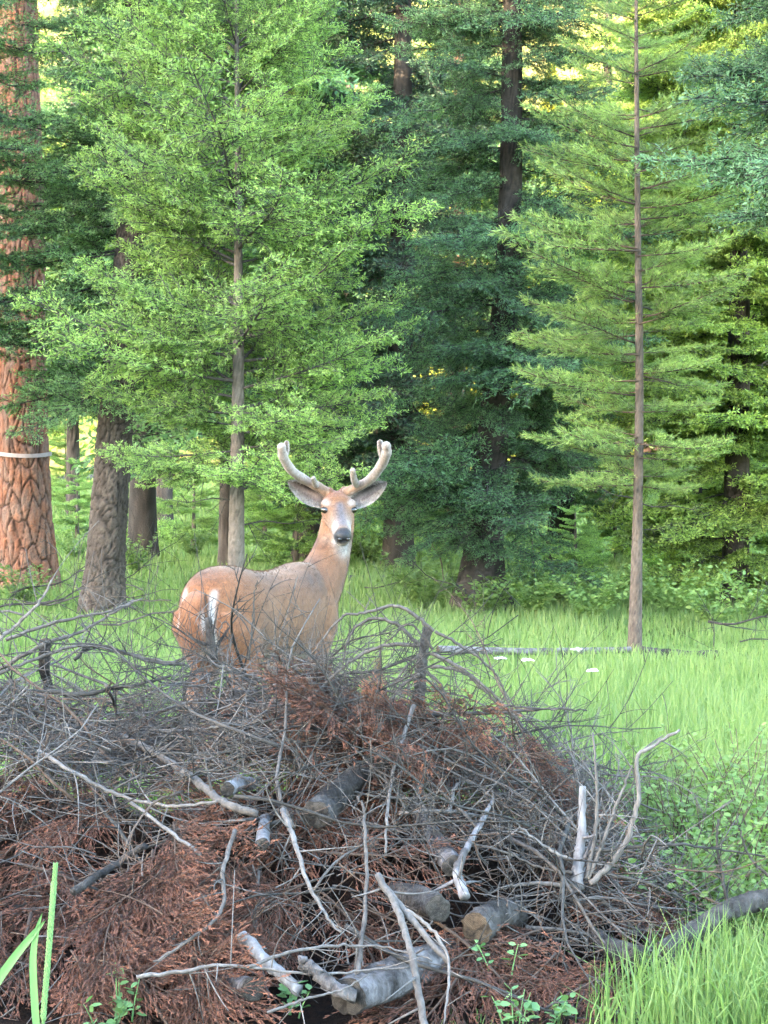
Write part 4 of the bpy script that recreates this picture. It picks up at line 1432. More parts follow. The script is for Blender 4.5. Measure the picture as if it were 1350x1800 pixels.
def place(me, p, n, L, tilt, name, lab, cat, group, roll=None, prefer=None):
    """lay a branch along the heap surface"""
    az = pr.uniform(0, 2 * np.pi) if prefer is None else prefer
    t = np.array([math.cos(az), math.sin(az), 0.0])
    t = norm(t - n * (t @ n))
    t = norm(t + n * tilt)
    b = norm(np.cross(n, t))
    up = np.cross(t, b)
    R = Matrix(np.stack([t, b, up], 1).tolist()).to_4x4()
    o = obj(name, me)
    o.matrix_basis = Matrix.Translation(Vector(p)) @ R @ Matrix.Rotation(pr.normal(0, 0.4) if roll is None else roll, 4, 'X') @ Matrix.Diagonal((L, L, L, 1))
    tag(o, lab, cat, group)
    return o


# what a branch of the heap lies beside, for its label
MARKS = [(475, 1690, 'white peeled stick'), (180, 1530, 'thick grey broken stick'), (690, 1720, 'thick peeling log'), (735, 1590, 'grey sawn log'), (850, 1625, 'tan sawn log'), (1015, 1520, 'upright pale stub'),
         (745, 1180, 'snapped stub'), (820, 1500, 'pale forked branch'), (462, 1465, 'short pale stub'), (90, 1690, 'tall grass stalk'), (420, 1382, 'pale broken chunk'), (1160, 1660, 'leaning dark log'),
         (160, 1215, 'dark mossy level branch'), (600, 1390, 'dark buried log'), (370, 1130, 'dark broken stub'), (80, 1150, 'tan topped stub'), (540, 1540, 'pale slanting stem'), (640, 1560, 'twiggy brown stem'),
         (230, 1330, 'long straight slanting branch'), (700, 1330, 'tall thin grey branch'), (900, 1385, 'bent pale branch'), (960, 1250, 'dark level branch'), (330, 1660, 'crooked stem')]


def beside(px, py):
    return min(MARKS, key=lambda m: (m[0] - px) ** 2 + (m[1] - py) ** 2)[2]


# rust-red boughs
def red_density(px, py):
    d = 0.0
    for (cx, cy, sx, sy, w) in ((250, 1480, 170, 70, 0.9), (210, 1600, 150, 90, 1.0), (40, 1470, 70, 110, 0.8), (620, 1250, 70, 80, 0.8), (600, 1510, 80, 110, 1.0), (860, 1290, 110, 50, 0.8),
                                (950, 1670, 130, 50, 1.0), (1140, 1520, 60, 50, 0.6), (90, 1700, 120, 90, 0.9), (420, 1780, 120, 30, 0.6), (1060, 1740, 90, 60, 0.9), (700, 1290, 90, 60, 0.7), (330, 1390, 70, 40, 0.5)):
        d = max(d, w * math.exp(-((px - cx) / sx) ** 2 - ((py - cy) / sy) ** 2))
    for (cx, cy, sx, sy) in ((420, 1600, 60, 50), (320, 1740, 60, 40), (330, 1270, 160, 60), (980, 1480, 130, 80), (690, 1720, 150, 60)):
        d *= 1 - 0.9 * math.exp(-((px - cx) / sx) ** 2 - ((py - cy) / sy) ** 2)
    return d


nred = 0
tries = 0
while nred < 128 and tries < 6000:
    tries += 1
    x, y = pr.uniform(-1.9, 1.0), pr.uniform(5.28, 7.1)
    p, n = surf(x, y)
    if p[2] < 0.04:
        continue
    px, py = px_of(p)
    if pr.random() > red_density(px, py) * (1 - float(cave_depth(np.array(x), np.array(y)))) :
        continue
    L = pr.uniform(0.34, 0.62)
    az = pr.normal(-1.65, 0.55)
    place(RB[pr.integers(6)], p + n * (0.02 - 0.24 * pr.random() ** 1.2), n, L, pr.uniform(0.0, 0.26), 'red_bough', 'rust red dead fir bough in the brush pile beside the ' + beside(px, py), 'bough', 'rust red dead boughs in the brush pile', prefer=az)
    nred += 1
# hanging red sprays on the crest, seen against the meadow
for i, (px, py, D, L, az) in enumerate(((562, 1130, 6.75, 0.36, -1.2), (545, 1165, 6.7, 0.34, -1.9), (600, 1180, 6.7, 0.36, -1.0), (668, 1140, 6.75, 0.16, -1.4), (612, 1215, 6.6, 0.38, -1.6),
                                        (905, 1265, 6.5, 0.34, -0.8), (880, 1262, 6.5, 0.30, -1.4), (690, 1245, 6.5, 0.34, -1.5), (655, 1260, 6.5, 0.3, -1.9), (925, 1300, 6.45, 0.28, -0.9), (585, 1150, 6.8, 0.30, -1.5))):
    p = P(px, py, D)
    o = obj('red_bough', RB[i % 6])
    o.matrix_basis = Matrix.Translation(Vector(p)) @ Matrix.Rotation(az, 4, 'Z') @ Matrix.Rotation(1.15 + 0.2 * math.sin(i * 2.1), 4, 'Y') @ Matrix.Rotation(i * 1.7, 4, 'X') @ Matrix.Diagonal((L, L, L, 1))
    tag(o, 'rust red dead spray hanging from the crest of the brush pile', 'bough', 'rust red sprays hanging on the crest')

# bare grey branches
def grey_density(px, py):
    d = 0.07
    for (cx, cy, sx, sy, w) in ((200, 1300, 260, 110, 1.0), (450, 1330, 150, 120, 0.9), (970, 1480, 150, 120, 1.6), (800, 1400, 120, 90, 0.7), (560, 1620, 160, 110, 0.6), (40, 1250, 90, 120, 1.0), (1100, 1560, 90, 90, 0.9), (350, 1190, 120, 40, .8), (420, 1230, 170, 60, 1.0), (560, 1420, 130, 60, 0.7), (640, 1260, 120, 50, 0.8)):
        d = max(d, w * math.exp(-((px - cx) / sx) ** 2 - ((py - cy) / sy) ** 2))
    return d


ng = tries = 0
while ng < 230 and tries < 8000:
    tries += 1
    x, y = pr.uniform(-1.9, 1.0), pr.uniform(5.3, 7.4)
    p, n = surf(x, y)
    if p[2] < 0.03:
        continue
    px, py = px_of(p)
    if pr.random() > grey_density(px, py) * (1 - 0.7 * float(cave_depth(np.array(x), np.array(y)))):
        continue
    hi = py < 1330
    gi = pr.integers(8)
    if gi in (1, 6) and 360 < px < 640 and py < 1500:
        gi = 0
    place(GB[gi], p + n * pr.uniform(-0.05, 0.07), n, pr.uniform(0.35, 0.95), pr.normal(0.05, 0.16), 'dead_branch',
          ('thin bare dead branch tangled over the upper brush pile beside the ' if hi else 'thin bare dead branch tangled in the brush pile beside the ') + beside(px, py), 'branch',
          'bare branches over the upper pile' if hi else 'bare branches in the pile face', prefer=None if pr.random() < 0.5 else pr.choice([0.0, math.pi]) + pr.normal(0, 0.6))
    ng += 1
for i in range(60):
    px, py = pr.uniform(270, 640), pr.uniform(1165, 1235)
    D = pr.uniform(6.5, 7.3)
    o = obj('dead_branch', GB[pr.integers(8)])
    L = pr.uniform(0.25, 0.6)
    o.matrix_basis = Matrix.Translation(Vector(P(px, py, D))) @ Matrix.Rotation(pr.choice([0, math.pi]) + pr.normal(0, 0.7), 4, 'Z') @ Matrix.Rotation(-pr.uniform(-0.3, 0.45), 4, 'Y') @ Matrix.Diagonal((L, L, L, 1))
    tag(o, 'thin bare dead branch in the tangle below the deer belly', 'branch', 'bare branches below the deer')

# fine twigs, too many to count
def twig_tangle():
    n = 5600
    r = np.random.default_rng(55)
    st, rad = [], []
    while len(st) < n:
        x, y = r.uniform(-1.9, 1.02), r.uniform(5.25, 7.5)
        z = float(pile_z(np.array(x), np.array(y)))
        if z < 0.02:
            continue
        px, py = px_of((x, y, z))
        if r.random() > grey_density(px, py) * (1 - 0.8 * float(cave_depth(np.array(x), np.array(y)))):
            continue
        p = np.array([x, y, z + r.normal(-0.02, 0.05)])
        d = norm(r.normal(size=3) * np.array([1, 0.8, 0.55]))
        L = r.uniform(0.06, 0.30)
        b = norm(r.normal(size=3)) * r.uniform(0.1, 0.7)
        u = np.linspace(-0.5, 0.5, 6)[:, None]
        q = p + d * L * u + b * L * (u ** 2)
        q[:, 2] = np.maximum(q[:, 2], 0.01)
        st.append(q); rad.append(np.linspace(1, 0.35, 6) * r.uniform(0.0011, 0.0030))
    st, rad = np.array(st), np.array(rad)
    ids = np.array_split(np.arange(n), 3)
    mb = MB()
    for j, ix in enumerate(ids):
        V, f, s = tubes(st[ix], rad[ix], 4, cap=False)
        mb.add(V, f, j, s)
    o = obj('twig_tangle', mb.mesh('twig_tangle', [M['twig'], M['twig_pale'], M['twig_brown']]))
    tag(o, 'tangle of fine dead twigs all over the brush pile', 'twigs', kind='stuff')


twig_tangle()


def pile_D(py, lift=0.0, px=None):
    """distance at which the sight line through a photograph position meets the heap"""
    D = np.arange(5.0, 7.4, 0.01)
    q = np.array([P(px, py, 1.0)]) - np.array([[0, 0, CAMH]])
    pts = np.array([0, 0, CAMH]) + q * D[:, None]
    hit = np.nonzero(pts[:, 2] < np.maximum(pile_z(pts[:, 0], pts[:, 1]), 0.0))[0]
    d = D[hit[0]] if len(hit) else float(np.interp(py, [1050, 1200, 1350, 1500, 1650, 1800], [6.72, 6.55, 6.2, 5.9, 5.6, 5.3]))
    return d - lift


def stick(name, label, cat, pts, wpx, mat, lift=0.06, side=0, D=None, group=None, k=8, tip=0.45, seed=0, spread=0.16, butt=False):
    """a stick through photograph positions; optional side twigs are parts"""
    Ds = [(pile_D(q[1], lift * 0.6 + 0.03, q[0]) if D is None else D) if len(q) < 3 else q[2] for q in pts]
    W = np.array([P(q[0], q[1], d) for q, d in zip(pts, Ds)])
    base = W[0].copy()
    c = spline(W, max(10, 6 * len(pts))) - base
    r = np.random.default_rng(seed + int(pts[0][0] * 7 + pts[0][1]))
    c[1:-1] += r.normal(0, 0.0016, c[1:-1].shape)
    n = len(c)
    R = wpx * 0.5 / FPX * np.mean(Ds) * np.linspace(1, tip, n) * (1 + 0.06 * r.normal(size=n))
    V, f, s = tubes(c[None], R[None], k)
    root = obj(name, MB().add(V, f, 0, s).mesh(name, mat), None, tuple(base))
    tag(root, label, cat, group)
    for j in range(side):
        t = int(r.uniform(0.1, 0.95) * (n - 1))
        d = norm(c[min(t + 1, n - 1)] - c[t - 1] if t > 0 else c[1] - c[0])
        q = norm(d * r.uniform(0.2, 0.8) + norm(r.normal(size=3)) * 0.9)
        b = norm(r.normal(size=3)) * r.uniform(0.1, 0.5)
        u = np.linspace(0, 1, 7)[:, None]
        L = spread * r.uniform(0.4, 1.2)
        V, f, s = tubes((c[t] + q * L * u + b * L * u ** 2)[None], (np.linspace(max(R[t] * 0.45, 0.0016), 0.0009, 7))[None], 5)
        obj('twig', MB().add(V, f, 0, s).mesh('side_twig', mat), root)
    return root


def log(label, a, b, rpx, mat, cut, lift=0.08, Da=None, Db=None, name='cut_log', end='a', rb=None, seed=0, wob=0.0):
    """a cut log from end a (the sawn face that shows) to end b; the sawn face is a part"""
    Db = Db or (pile_D(b[1], -0.10, b[0]) if Da is None else Da + 0.3)
    Da = Da or pile_D(a[1], lift * 0.7, a[0])
    Db = max(Db, Da + 0.10) if abs(Db - Da) < 1 else Db
    A, B_ = P(*a, Da), P(*b, Db)
    base = A.copy()
    ax = norm(B_ - A)
    n, k = 26, 28
    r = np.random.default_rng(seed)
    c = spline(np.array([A, (A + B_) / 2 + r.normal(0, 0.01 + wob, 3), B_]), n) - base
    Rr = rpx / FPX * Da * np.linspace(1, rb or 0.9, n)
    V, f, s = tubes(c[None], Rr[None], k, cap=False)
    ph = np.tile(np.linspace(0, 2 * np.pi, k, endpoint=False), n)
    hh = np.repeat(np.linspace(0, 1, n), k)
    cc = np.repeat(c, k, 0)
    disp = 1 + 0.07 * np.sin(ph * 2 + hh * 5 + seed) + 0.05 * np.sin(ph * 5 + hh * 13 + seed * 2) + r.normal(0, 0.045, len(V))
    V = cc + (V - cc) * disp[:, None]
    mb = MB().add(V, f, 0, s)
    # far end closes the log
    V2 = np.concatenate([V[-k:], c[-1:]])
    mb.add(V2, np.stack([np.arange(k), np.roll(np.arange(k), -1), np.full(k, k)], 1), 0, 1)
    o = obj(name, mb.mesh(name, mat), None, tuple(base))
    tag(o, label, 'log')
    # sawn face: rings of verts slightly domed and chipped
    rings = [V[:k] * 1.0 - ax * 0.001]
    for q in (0.86, 0.55, 0.25):
        rings.append(V[:k] * q - ax * (0.004 + r.normal(0, 0.0015, (k, 1))))
    Vc = np.concatenate(rings + [np.zeros((1, 3)) - ax * 0.003])
    fs = []
    for i in range(3):
        i0 = np.arange(k) + i * k
        i1 = i0 + k
        fs.append(np.stack([i0, np.roll(i0, -1), np.roll(i1, -1), i1], 1))
    q = np.concatenate(fs)
    f = np.concatenate([q[:, [0, 1, 2]], q[:, [0, 2, 3]], np.stack([np.arange(k) + 3 * k, np.roll(np.arange(k), -1) + 3 * k, np.full(k, 4 * k)], 1)])
    obj('cut_face', MB().add(Vc, f, 0, 0).mesh('cut_face', cut, smooth=True), o)
    return o


log('thick peeling log with a dark sawn face low in the brush pile', (612, 1752), (790, 1682), 36, M['bark_peel'], M['cut_grey'], 0.18, seed=1)
log('short pale log end sticking out at the foot of the brush pile', (445, 1739), (392, 1727), 22, M['bark_peel'], M['cut_grey'], 0.12, seed=2)
log('grey log with a round sawn face in the middle of the brush pile', (770, 1597), (695, 1568), 24, M['bark_grey'], M['cut_grey'], 0.14, seed=3)
log('log with a broad tan sawn face beside the forked pale branch', (838, 1634), (905, 1606), 29, M['bark_grey'], M['cut_wood'], 0.08, seed=4)
log('small grey log lying low right of the upright grey stub', (1118, 1682), (1045, 1645), 19, M['bark_grey'], M['cut_grey'], 0.12, seed=5)
log('weathered grey log slanting through the middle of the brush pile', (796, 1522), (728, 1412), 19, M['bark_peel'], M['cut_grey'], 0.10, seed=6, rb=0.8)
log('short pale stub pointing out of the brush pile', (461, 1484), (465, 1440), 12, M['wood_pale'], M['cut_grey'], 0.16, seed=7)
log('dark log buried near the top of the brush pile', (556, 1432), (640, 1355), 26, M['bark_grey'], M['cut_grey'], 0.02, seed=8)
log('dark rounded log end near the top of the brush pile', (655, 1343), (700, 1310), 19, M['twig_dark'], M['cut_grey'], 0.05, seed=9)
log('cut stub with a tan top behind the left of the brush pile', (80, 1127), (88, 1215), 10, M['bark_grey'], M['cut_wood'], Da=7.1, Db=7.1, seed=10)
log('leaning dark grey log at the right end of the brush pile', (1165, 1678), (1420, 1572), 21, M['bark_grey'], M['cut_grey'], Da=5.65, Db=6.10, seed=11, rb=0.95, wob=0.02)
log('pale broken wood chunk on the left of the brush pile', (400, 1388), (442, 1378), 13, M['wood_pale'], M['cut_grey'], 0.12, seed=12)

stick('peeled_stick', 'white peeled stick slanting at the foot of the brush pile', 'stick', [(424, 1643), (470, 1692), (527, 1742)], 24, M['wood_pale'], 0.16, tip=0.9, k=12)
stick('peeled_stick', 'pale forked stub resting on the thick peeling log', 'stick', [(527, 1690), (555, 1708), (585, 1735), (625, 1752)], 24, M['bark_peel'], 0.24, tip=1.1, k=12)
stick('forked_branch', 'pale forked branch with a knee beside the tan sawn log', 'branch', [(818, 1578), (803, 1530), (822, 1490), (847, 1443), (866, 1405)], 19, M['wood_pale'], 0.16, tip=0.35, side=4, k=10)
stick('peeled_stick', 'long pale stick crossing in front of the thick peeling log', 'stick', [(664, 1538), (700, 1604), (724, 1680), (735, 1740), (748, 1812)], 13, M['twig_pale'], 0.26, tip=1.0, k=10, side=2)
stick('peeled_stick', 'straight tan stick slanting down to the thick peeling log', 'stick', [(670, 1552), (725, 1618), (788, 1694)], 13, M['twig_pale'], 0.22, tip=0.8, k=10, side=2)
stick('dead_branch', 'tall thin grey branch hanging down the centre of the brush pile', 'branch', [(728, 1240), (708, 1300), (690, 1362), (681, 1430), (678, 1500)], 9, M['twig_pale'], 0.16, side=6)
stick('dead_branch', 'brownish twiggy stem standing in the centre of the brush pile', 'branch', [(629, 1715), (637, 1644), (644, 1567), (641, 1435), (628, 1400)], 10, M['twig'], 0.18, side=12, spread=0.2)
stick('dead_branch', 'pale dead stem slanting through the red boughs', 'branch', [(497, 1424), (519, 1483), (536, 1540), (571, 1606), (600, 1640)], 11, M['twig_pale'], 0.14, side=7, tip=0.4)
stick('dead_branch', 'long straight branch slanting across the upper left of the brush pile', 'branch', [(100, 1278), (173, 1280), (233, 1303), (300, 1340), (350, 1377), (393, 1410), (452, 1432)], 12, M['twig'], 0.12, side=8, tip=1.2)
stick('dead_branch', 'wavy pale branch crossing the left of the brush pile', 'branch', [(67, 1320), (130, 1357), (197, 1393), (267, 1412), (317, 1417), (382, 1408)], 8, M['twig_pale'], 0.14, side=6, tip=0.7)
stick('dead_branch', 'light level branch lying under the deer', 'branch', [(207, 1272), (287, 1285), (340, 1283), (395, 1277)], 8, M['twig_pale'], 0.12, side=4)
stick('dead_branch', 'dark mossy level branch spanning the gap beside the deer', 'branch', [(85, 1215), (143, 1221), (200, 1210), (245, 1203), (300, 1188)], 10, M['twig_dark'], 0.04, side=14, spread=0.22)
stick('dead_branch', 'pale thin branch leaning down under the gap', 'branch', [(187, 1205), (213, 1268), (243, 1330)], 7, M['twig_pale'], 0.1, side=3)
stick('dead_branch', 'grey branch reaching up to the leaning trunk', 'branch', [(0, 1175, 6.7), (83, 1130, 6.7), (143, 1110, 6.75), (207, 1072, 6.8), (235, 1055, 6.85)], 8, M['twig'], side=10, spread=0.28)
stick('dead_branch', 'long grey branch arching up from the left of the brush pile', 'branch', [(10, 1125, 6.65), (100, 1093, 6.7), (187, 1075, 6.75), (250, 1052, 6.8)], 7, M['twig'], side=8, spread=0.25)
stick('dead_branch', 'thin pale branch rising steeply at the ponderosa foot', 'branch', [(-10, 1130, 6.6), (30, 1098, 6.6), (72, 1055, 6.6), (90, 1020, 6.6)], 8, M['twig_pale'], side=5, spread=0.22)
stick('dead_branch', 'long grey branch lying level across the green gap', 'branch', [(-20, 1190, 6.6), (60, 1160, 6.65), (140, 1135, 6.7), (250, 1155, 6.75), (330, 1170, 6.75)], 7, M['twig'], side=12, spread=0.25)
stick('dead_branch', 'arched dark branch over the green gap beside the deer', 'branch', [(130, 1160, 6.8), (165, 1135, 6.8), (230, 1150, 6.8), (290, 1165, 6.8), (340, 1150, 6.8)], 7, M['twig_dark'], side=10, spread=0.2)
stick('dead_branch', 'hooped thin twig in front of the deer flank', 'branch', [(381, 1150, 6.9), (386, 1108, 6.9), (396, 1093, 6.9), (405, 1105, 6.9), (405, 1150, 6.9)], 4, M['twig'])
stick('dead_branch', 'upright dark twig in front of the deer flank', 'branch', [(436, 1160, 6.9), (443, 1110, 6.9), (447, 1050, 6.9), (452, 1020, 6.9)], 4, M['twig_dark'], side=5, spread=0.08)
stick('broken_stub', 'dark broken stub standing before the tail of the deer', 'stub', [(374, 1160, 6.9), (370, 1120, 6.9), (366, 1086, 6.9)], 18, M['bark_grey'], tip=0.7, side=3)
stick('broken_stick', 'thick grey broken stick poking out over the red boughs', 'stick', [(128, 1568), (178, 1535), (215, 1512), (255, 1487)], 15, M['bark_grey'], 0.2, tip=0.8, side=2, k=12)
stick('dead_branch', 'short dead stick pointing down beside the broken stick', 'branch', [(230, 1410), (290, 1455), (352, 1502)], 7, M['twig_pale'], 0.15, tip=0.9)
stick('dead_branch', 'crooked stem curving down to the white peeled stick', 'branch', [(413, 1460), (393, 1530), (390, 1600), (330, 1655), (270, 1690)], 9, M['twig'], 0.16, side=8)
stick('dead_branch', 'pale branch lying along the foot of the brush pile', 'branch', [(240, 1718), (330, 1705), (390, 1696), (470, 1705), (560, 1712), (650, 1705), (720, 1700)], 8, M['twig_pale'], 0.22, side=14, spread=0.16)
stick('dead_branch', 'arched pale branch above the thick peeling log', 'branch', [(430, 1700), (520, 1672), (610, 1662), (690, 1668), (760, 1690)], 7, M['twig_pale'], 0.24, side=8)
stick('dead_branch', 'thin pale branch curving down beside the dark sawn face', 'branch', [(470, 1780), (540, 1755), (600, 1740), (650, 1712)], 6, M['twig_pale'], 0.3, side=4)
stick('dead_branch', 'hooked thin twig hanging beside the tan sawn log', 'branch', [(715, 1600), (750, 1625), (783, 1670), (788, 1730), (780, 1800)], 8, M['twig_pale'], 0.24, side=5)

# the snapped stub with its whorl of arching twigs on the crest
stub = stick('snapped_stub', 'upright snapped stub with a pale top on the crest of the brush pile', 'stub', [(737, 1240, 6.55), (738, 1200, 6.55), (742, 1160, 6.55), (752, 1104, 6.55)], 24, M['bark_grey'], tip=0.75, k=14)
DD = 6.5
for lab, pts, w_, sd_ in (
        ('highest arching twig left of the snapped stub', [(762, 1110), (725, 1078), (690, 1065), (640, 1078), (598, 1087), (548, 1150)], 8, 3),
        ('second arching twig left of the snapped stub', [(735, 1132), (700, 1100), (660, 1087), (625, 1103), (608, 1135), (603, 1175)], 7, 4),
        ('long arching twig drooping to the red sprays', [(738, 1134), (690, 1133), (640, 1148), (595, 1180), (545, 1228), (505, 1258)], 8, 4),
        ('arching twig right of the snapped stub', [(765, 1110), (815, 1138), (860, 1172), (882, 1205), (893, 1240)], 6, 5),
        ('drooping dark twig right of the snapped stub', [(758, 1148), (810, 1175), (850, 1205), (895, 1250), (948, 1312)], 8, 5),
        ('lower drooping twig right of the snapped stub', [(757, 1172), (805, 1178), (835, 1198), (862, 1225), (905, 1265)], 7, 4),
        ('short twig drooping beneath the snapped stub', [(750, 1180), (775, 1205), (788, 1240), (800, 1262)], 6, 3),
        ('dark twig sweeping down left of the snapped stub', [(738, 1185), (708, 1205), (685, 1235), (655, 1270)], 8, 4),
        ('thin crossing twig left of the snapped stub', [(735, 1150), (700, 1190), (688, 1215), (660, 1195), (662, 1165)], 5, 3),
        ('thin twig looping over the snapped stub', [(760, 1140), (722, 1098), (690, 1120), (660, 1150)], 5, 2)):
    stick('arching_twig', lab, 'twig', [(a, b, DD) for a, b in pts], w_, M['twig'], side=sd_, spread=0.12, k=7)
stick('dead_branch', 'dark level branch pointing out over the meadow from the pile crest', 'branch', [(745, 1258, 6.45), (800, 1254, 6.45), (880, 1252, 6.45), (960, 1246, 6.45), (1032, 1249, 6.45)], 9, M['twig_dark'], side=5, spread=0.1, tip=0.3)
stick('dead_branch', 'thin level branch above the dark one pointing over the meadow', 'branch', [(850, 1250, 6.4), (900, 1242, 6.4), (960, 1246, 6.4), (1000, 1244, 6.4)], 5, M['twig'], side=2, spread=0.08)
stick('dead_branch', 'bent pale branch arching over the right of the brush pile', 'branch', [(790, 1430), (800, 1385), (835, 1362), (885, 1368), (925, 1398), (962, 1435)], 8, M['twig_pale'], 0.14, side=8)
stick('dead_branch', 'pale straight branch sloping down on the right of the brush pile', 'branch', [(905, 1375), (950, 1410), (990, 1448), (1010, 1490)], 8, M['twig_pale'], 0.12, side=6)

# upright grey stub with its fan of pale branches
FD = pile_D(1560, 0.05, 1014)
fan = stick('upright_stub', 'upright pale grey stub with a sawn foot on the right of the brush pile', 'stub', [(1014, 1566, FD), (1015, 1530, FD), (1022, 1470, FD + 0.03), (1024, 1382, FD + 0.06)], 27, M['wood_pale'], tip=0.45, k=14, side=4)
for lab, pts, w_, sd_, mt in (
        ('tall thin pale branch rising beside the upright grey stub', [(1030, 1545), (1046, 1470), (1050, 1400), (1046, 1345), (1042, 1288)], 8, 8, 'twig_pale'),
        ('second pale branch rising beside the upright grey stub', [(1034, 1545), (1062, 1475), (1085, 1410), (1112, 1345)], 8, 8, 'twig_pale'),
        ('outermost pale branch curving up right of the upright grey stub', [(1036, 1552), (1078, 1512), (1108, 1460), (1122, 1400), (1118, 1335), (1150, 1310), (1195, 1283)], 12, 10, 'twig_pale'),
        ('pale branch stretching left from the foot of the upright grey stub', [(1008, 1556), (930, 1553), (880, 1562), (850, 1575)], 9, 5, 'twig_pale'),
        ('pale twig fanning left from the upright grey stub', [(1006, 1512), (965, 1492), (925, 1463), (905, 1445)], 7, 5, 'twig_pale'),
        ('thin twig fanning left below the upright grey stub', [(1005, 1535), (950, 1525), (900, 1500), (880, 1480)], 6, 5, 'twig'),
        ('long dark twig stretching right across the green shrubs', [(1036, 1498), (1120, 1488), (1190, 1485), (1260, 1493), (1345, 1506)], 7, 9, 'twig_dark'),
        ('dark twig dipping right toward the leaning log', [(1040, 1535), (1110, 1545), (1180, 1570), (1260, 1612)], 7, 9, 'twig_dark'),
        ('slanting dark twig in front of the right red boughs', [(1050, 1575), (1095, 1615), (1140, 1655), (1175, 1690)], 8, 5, 'twig'),
        ('crooked dark twig standing above the leaning log', [(1290, 1640), (1275, 1570), (1262, 1500), (1262, 1440)], 8, 8, 'twig_dark'),
        ('thin dark twig leaning at the shrub edge', [(1350, 1540), (1320, 1510), (1300, 1460), (1295, 1430)], 5, 5, 'twig_dark')):
    stick('fan_branch', lab, 'branch', [(a, b, FD - 0.02 if a < 1200 else FD + 0.1) for a, b in pts], w_, M[mt], side=sd_, spread=0.16, k=7)

# ------------------------------------------------------------------ behind the pile: logs, dead branches, debris
log('slim pale fallen log lying in the meadow before the slim pine', (770, 1141), (1108, 1142), 6.5, M['wood_pale'], M['cut_wood'], Da=14.0, Db=14.5, name='fallen_log', seed=21)
log('brown mossy log lying at the foot of the slim pine', (1130, 1150), (1262, 1154), 13, M['bark_grey'], M['cut_grey'], Da=14.3, Db=14.1, name='fallen_log', seed=22)
log('pale fallen log lying left of the deer', (140, 1104), (245, 1096), 9, M['bark_peel'], M['cut_grey'], Da=17.0, Db=17.4, name='fallen_log', seed=23)
log('grey fallen log right of the deer chest', (612, 1018), (735, 1012), 6, M['bark_peel'], M['cut_grey'], Da=23.0, Db=23.4, name='fallen_log', seed=24)
log('far pale log lying in the sunny grass beyond the leaning trunk', (100, 842), (165, 838), 5, M['wood_pale'], M['cut_wood'], Da=80, Db=81, name='fallen_log', seed=25)
log('far pale log lying beyond the short dark trunk', (222, 836), (300, 833), 6, M['wood_pale'], M['cut_wood'], Da=86, Db=87, name='fallen_log', seed=26)
log('orange brown broken stump at the foot of the drooping dark fir', (800, 852), (806, 930), 17, M['trunk_pond'], M['cut_wood'], Da=19.6, Db=19.6, name='broken_snag', seed=27)
for i, (px, py, D, L, az, tl, lab) in enumerate((
        (1245, 1095, 15.5, 0.9, -0.15, 0.1, 'dark dead branch lying in the grass under the leafy fir'),
        (1300, 1130, 15.0, 0.8, 0.2, 0.05, 'dark broken branch lying beside the mossy log'),
        (1255, 1150, 14.8, 0.6, 1.6, 0.8, 'short dark stick standing beside the mossy log'),
        (250, 1040, 19.0, 0.8, 2.6, 0.35, 'grey dead branch propped beside the leaning trunk'),
        (60, 1060, 18.5, 1.3, 0.1, 0.12, 'grey dead branch lying at the foot of the ponderosa'),
        (20, 1045, 19.0, 1.2, 0.4, 0.18, 'twiggy dead branch heaped at the foot of the ponderosa'),
        (120, 1060, 18.6, 1.1, 2.9, 0.15, 'dead branch lying between the ponderosa and the leaning trunk'),
        (110, 985, 20.2, 0.7, 2.2, 0.7, 'thin dead branch standing at the ponderosa foot'),
        (270, 1075, 17.5, 1.0, 0.1, 0.1, 'grey twiggy branch lying beside the deer rump'),
        (820, 1040, 18.2, 0.9, 3.0, 0.3, 'dead grey branch under the drooping dark fir'),
        (780, 1015, 18.4, 0.8, 1.8, 0.6, 'dead twiggy branch leaning on the dark fir foot'),
        (640, 1030, 20.0, 1.0, 0.2, 0.05, 'grey branch lying in the grass right of the deer'),
        (-20, 1075, 17.0, 1.4, 0.25, 0.10, 'long grey dead branch lying before the ponderosa'),
        (40, 1085, 16.5, 1.2, 2.8, 0.15, 'grey twiggy branch lying before the leaning trunk'),
        (180, 1095, 16.3, 1.2, 0.3, 0.12, 'grey twiggy branch lying at the leaning trunk foot'),
        (300, 1060, 17.6, 0.9, 2.7, 0.2, 'grey dead branch lying behind the deer rump'),
        (150, 1040, 19.4, 1.1, 0.5, 0.25, 'grey dead branch propped behind the leaning trunk'))):
    o = obj('fallen_branch', GB[[3, 7, 3, 1, 4, 7, 2, 0, 4, 7, 5, 4, 7, 1, 4, 2, 7][i]])
    o.matrix_basis = Matrix.Translation(Vector(P(px, py, D))) @ Matrix.Rotation(az, 4, 'Z') @ Matrix.Rotation(-tl, 4, 'Y') @ Matrix.Diagonal((L, L, L * 1.3, 1))
    tag(o, lab, 'branch')


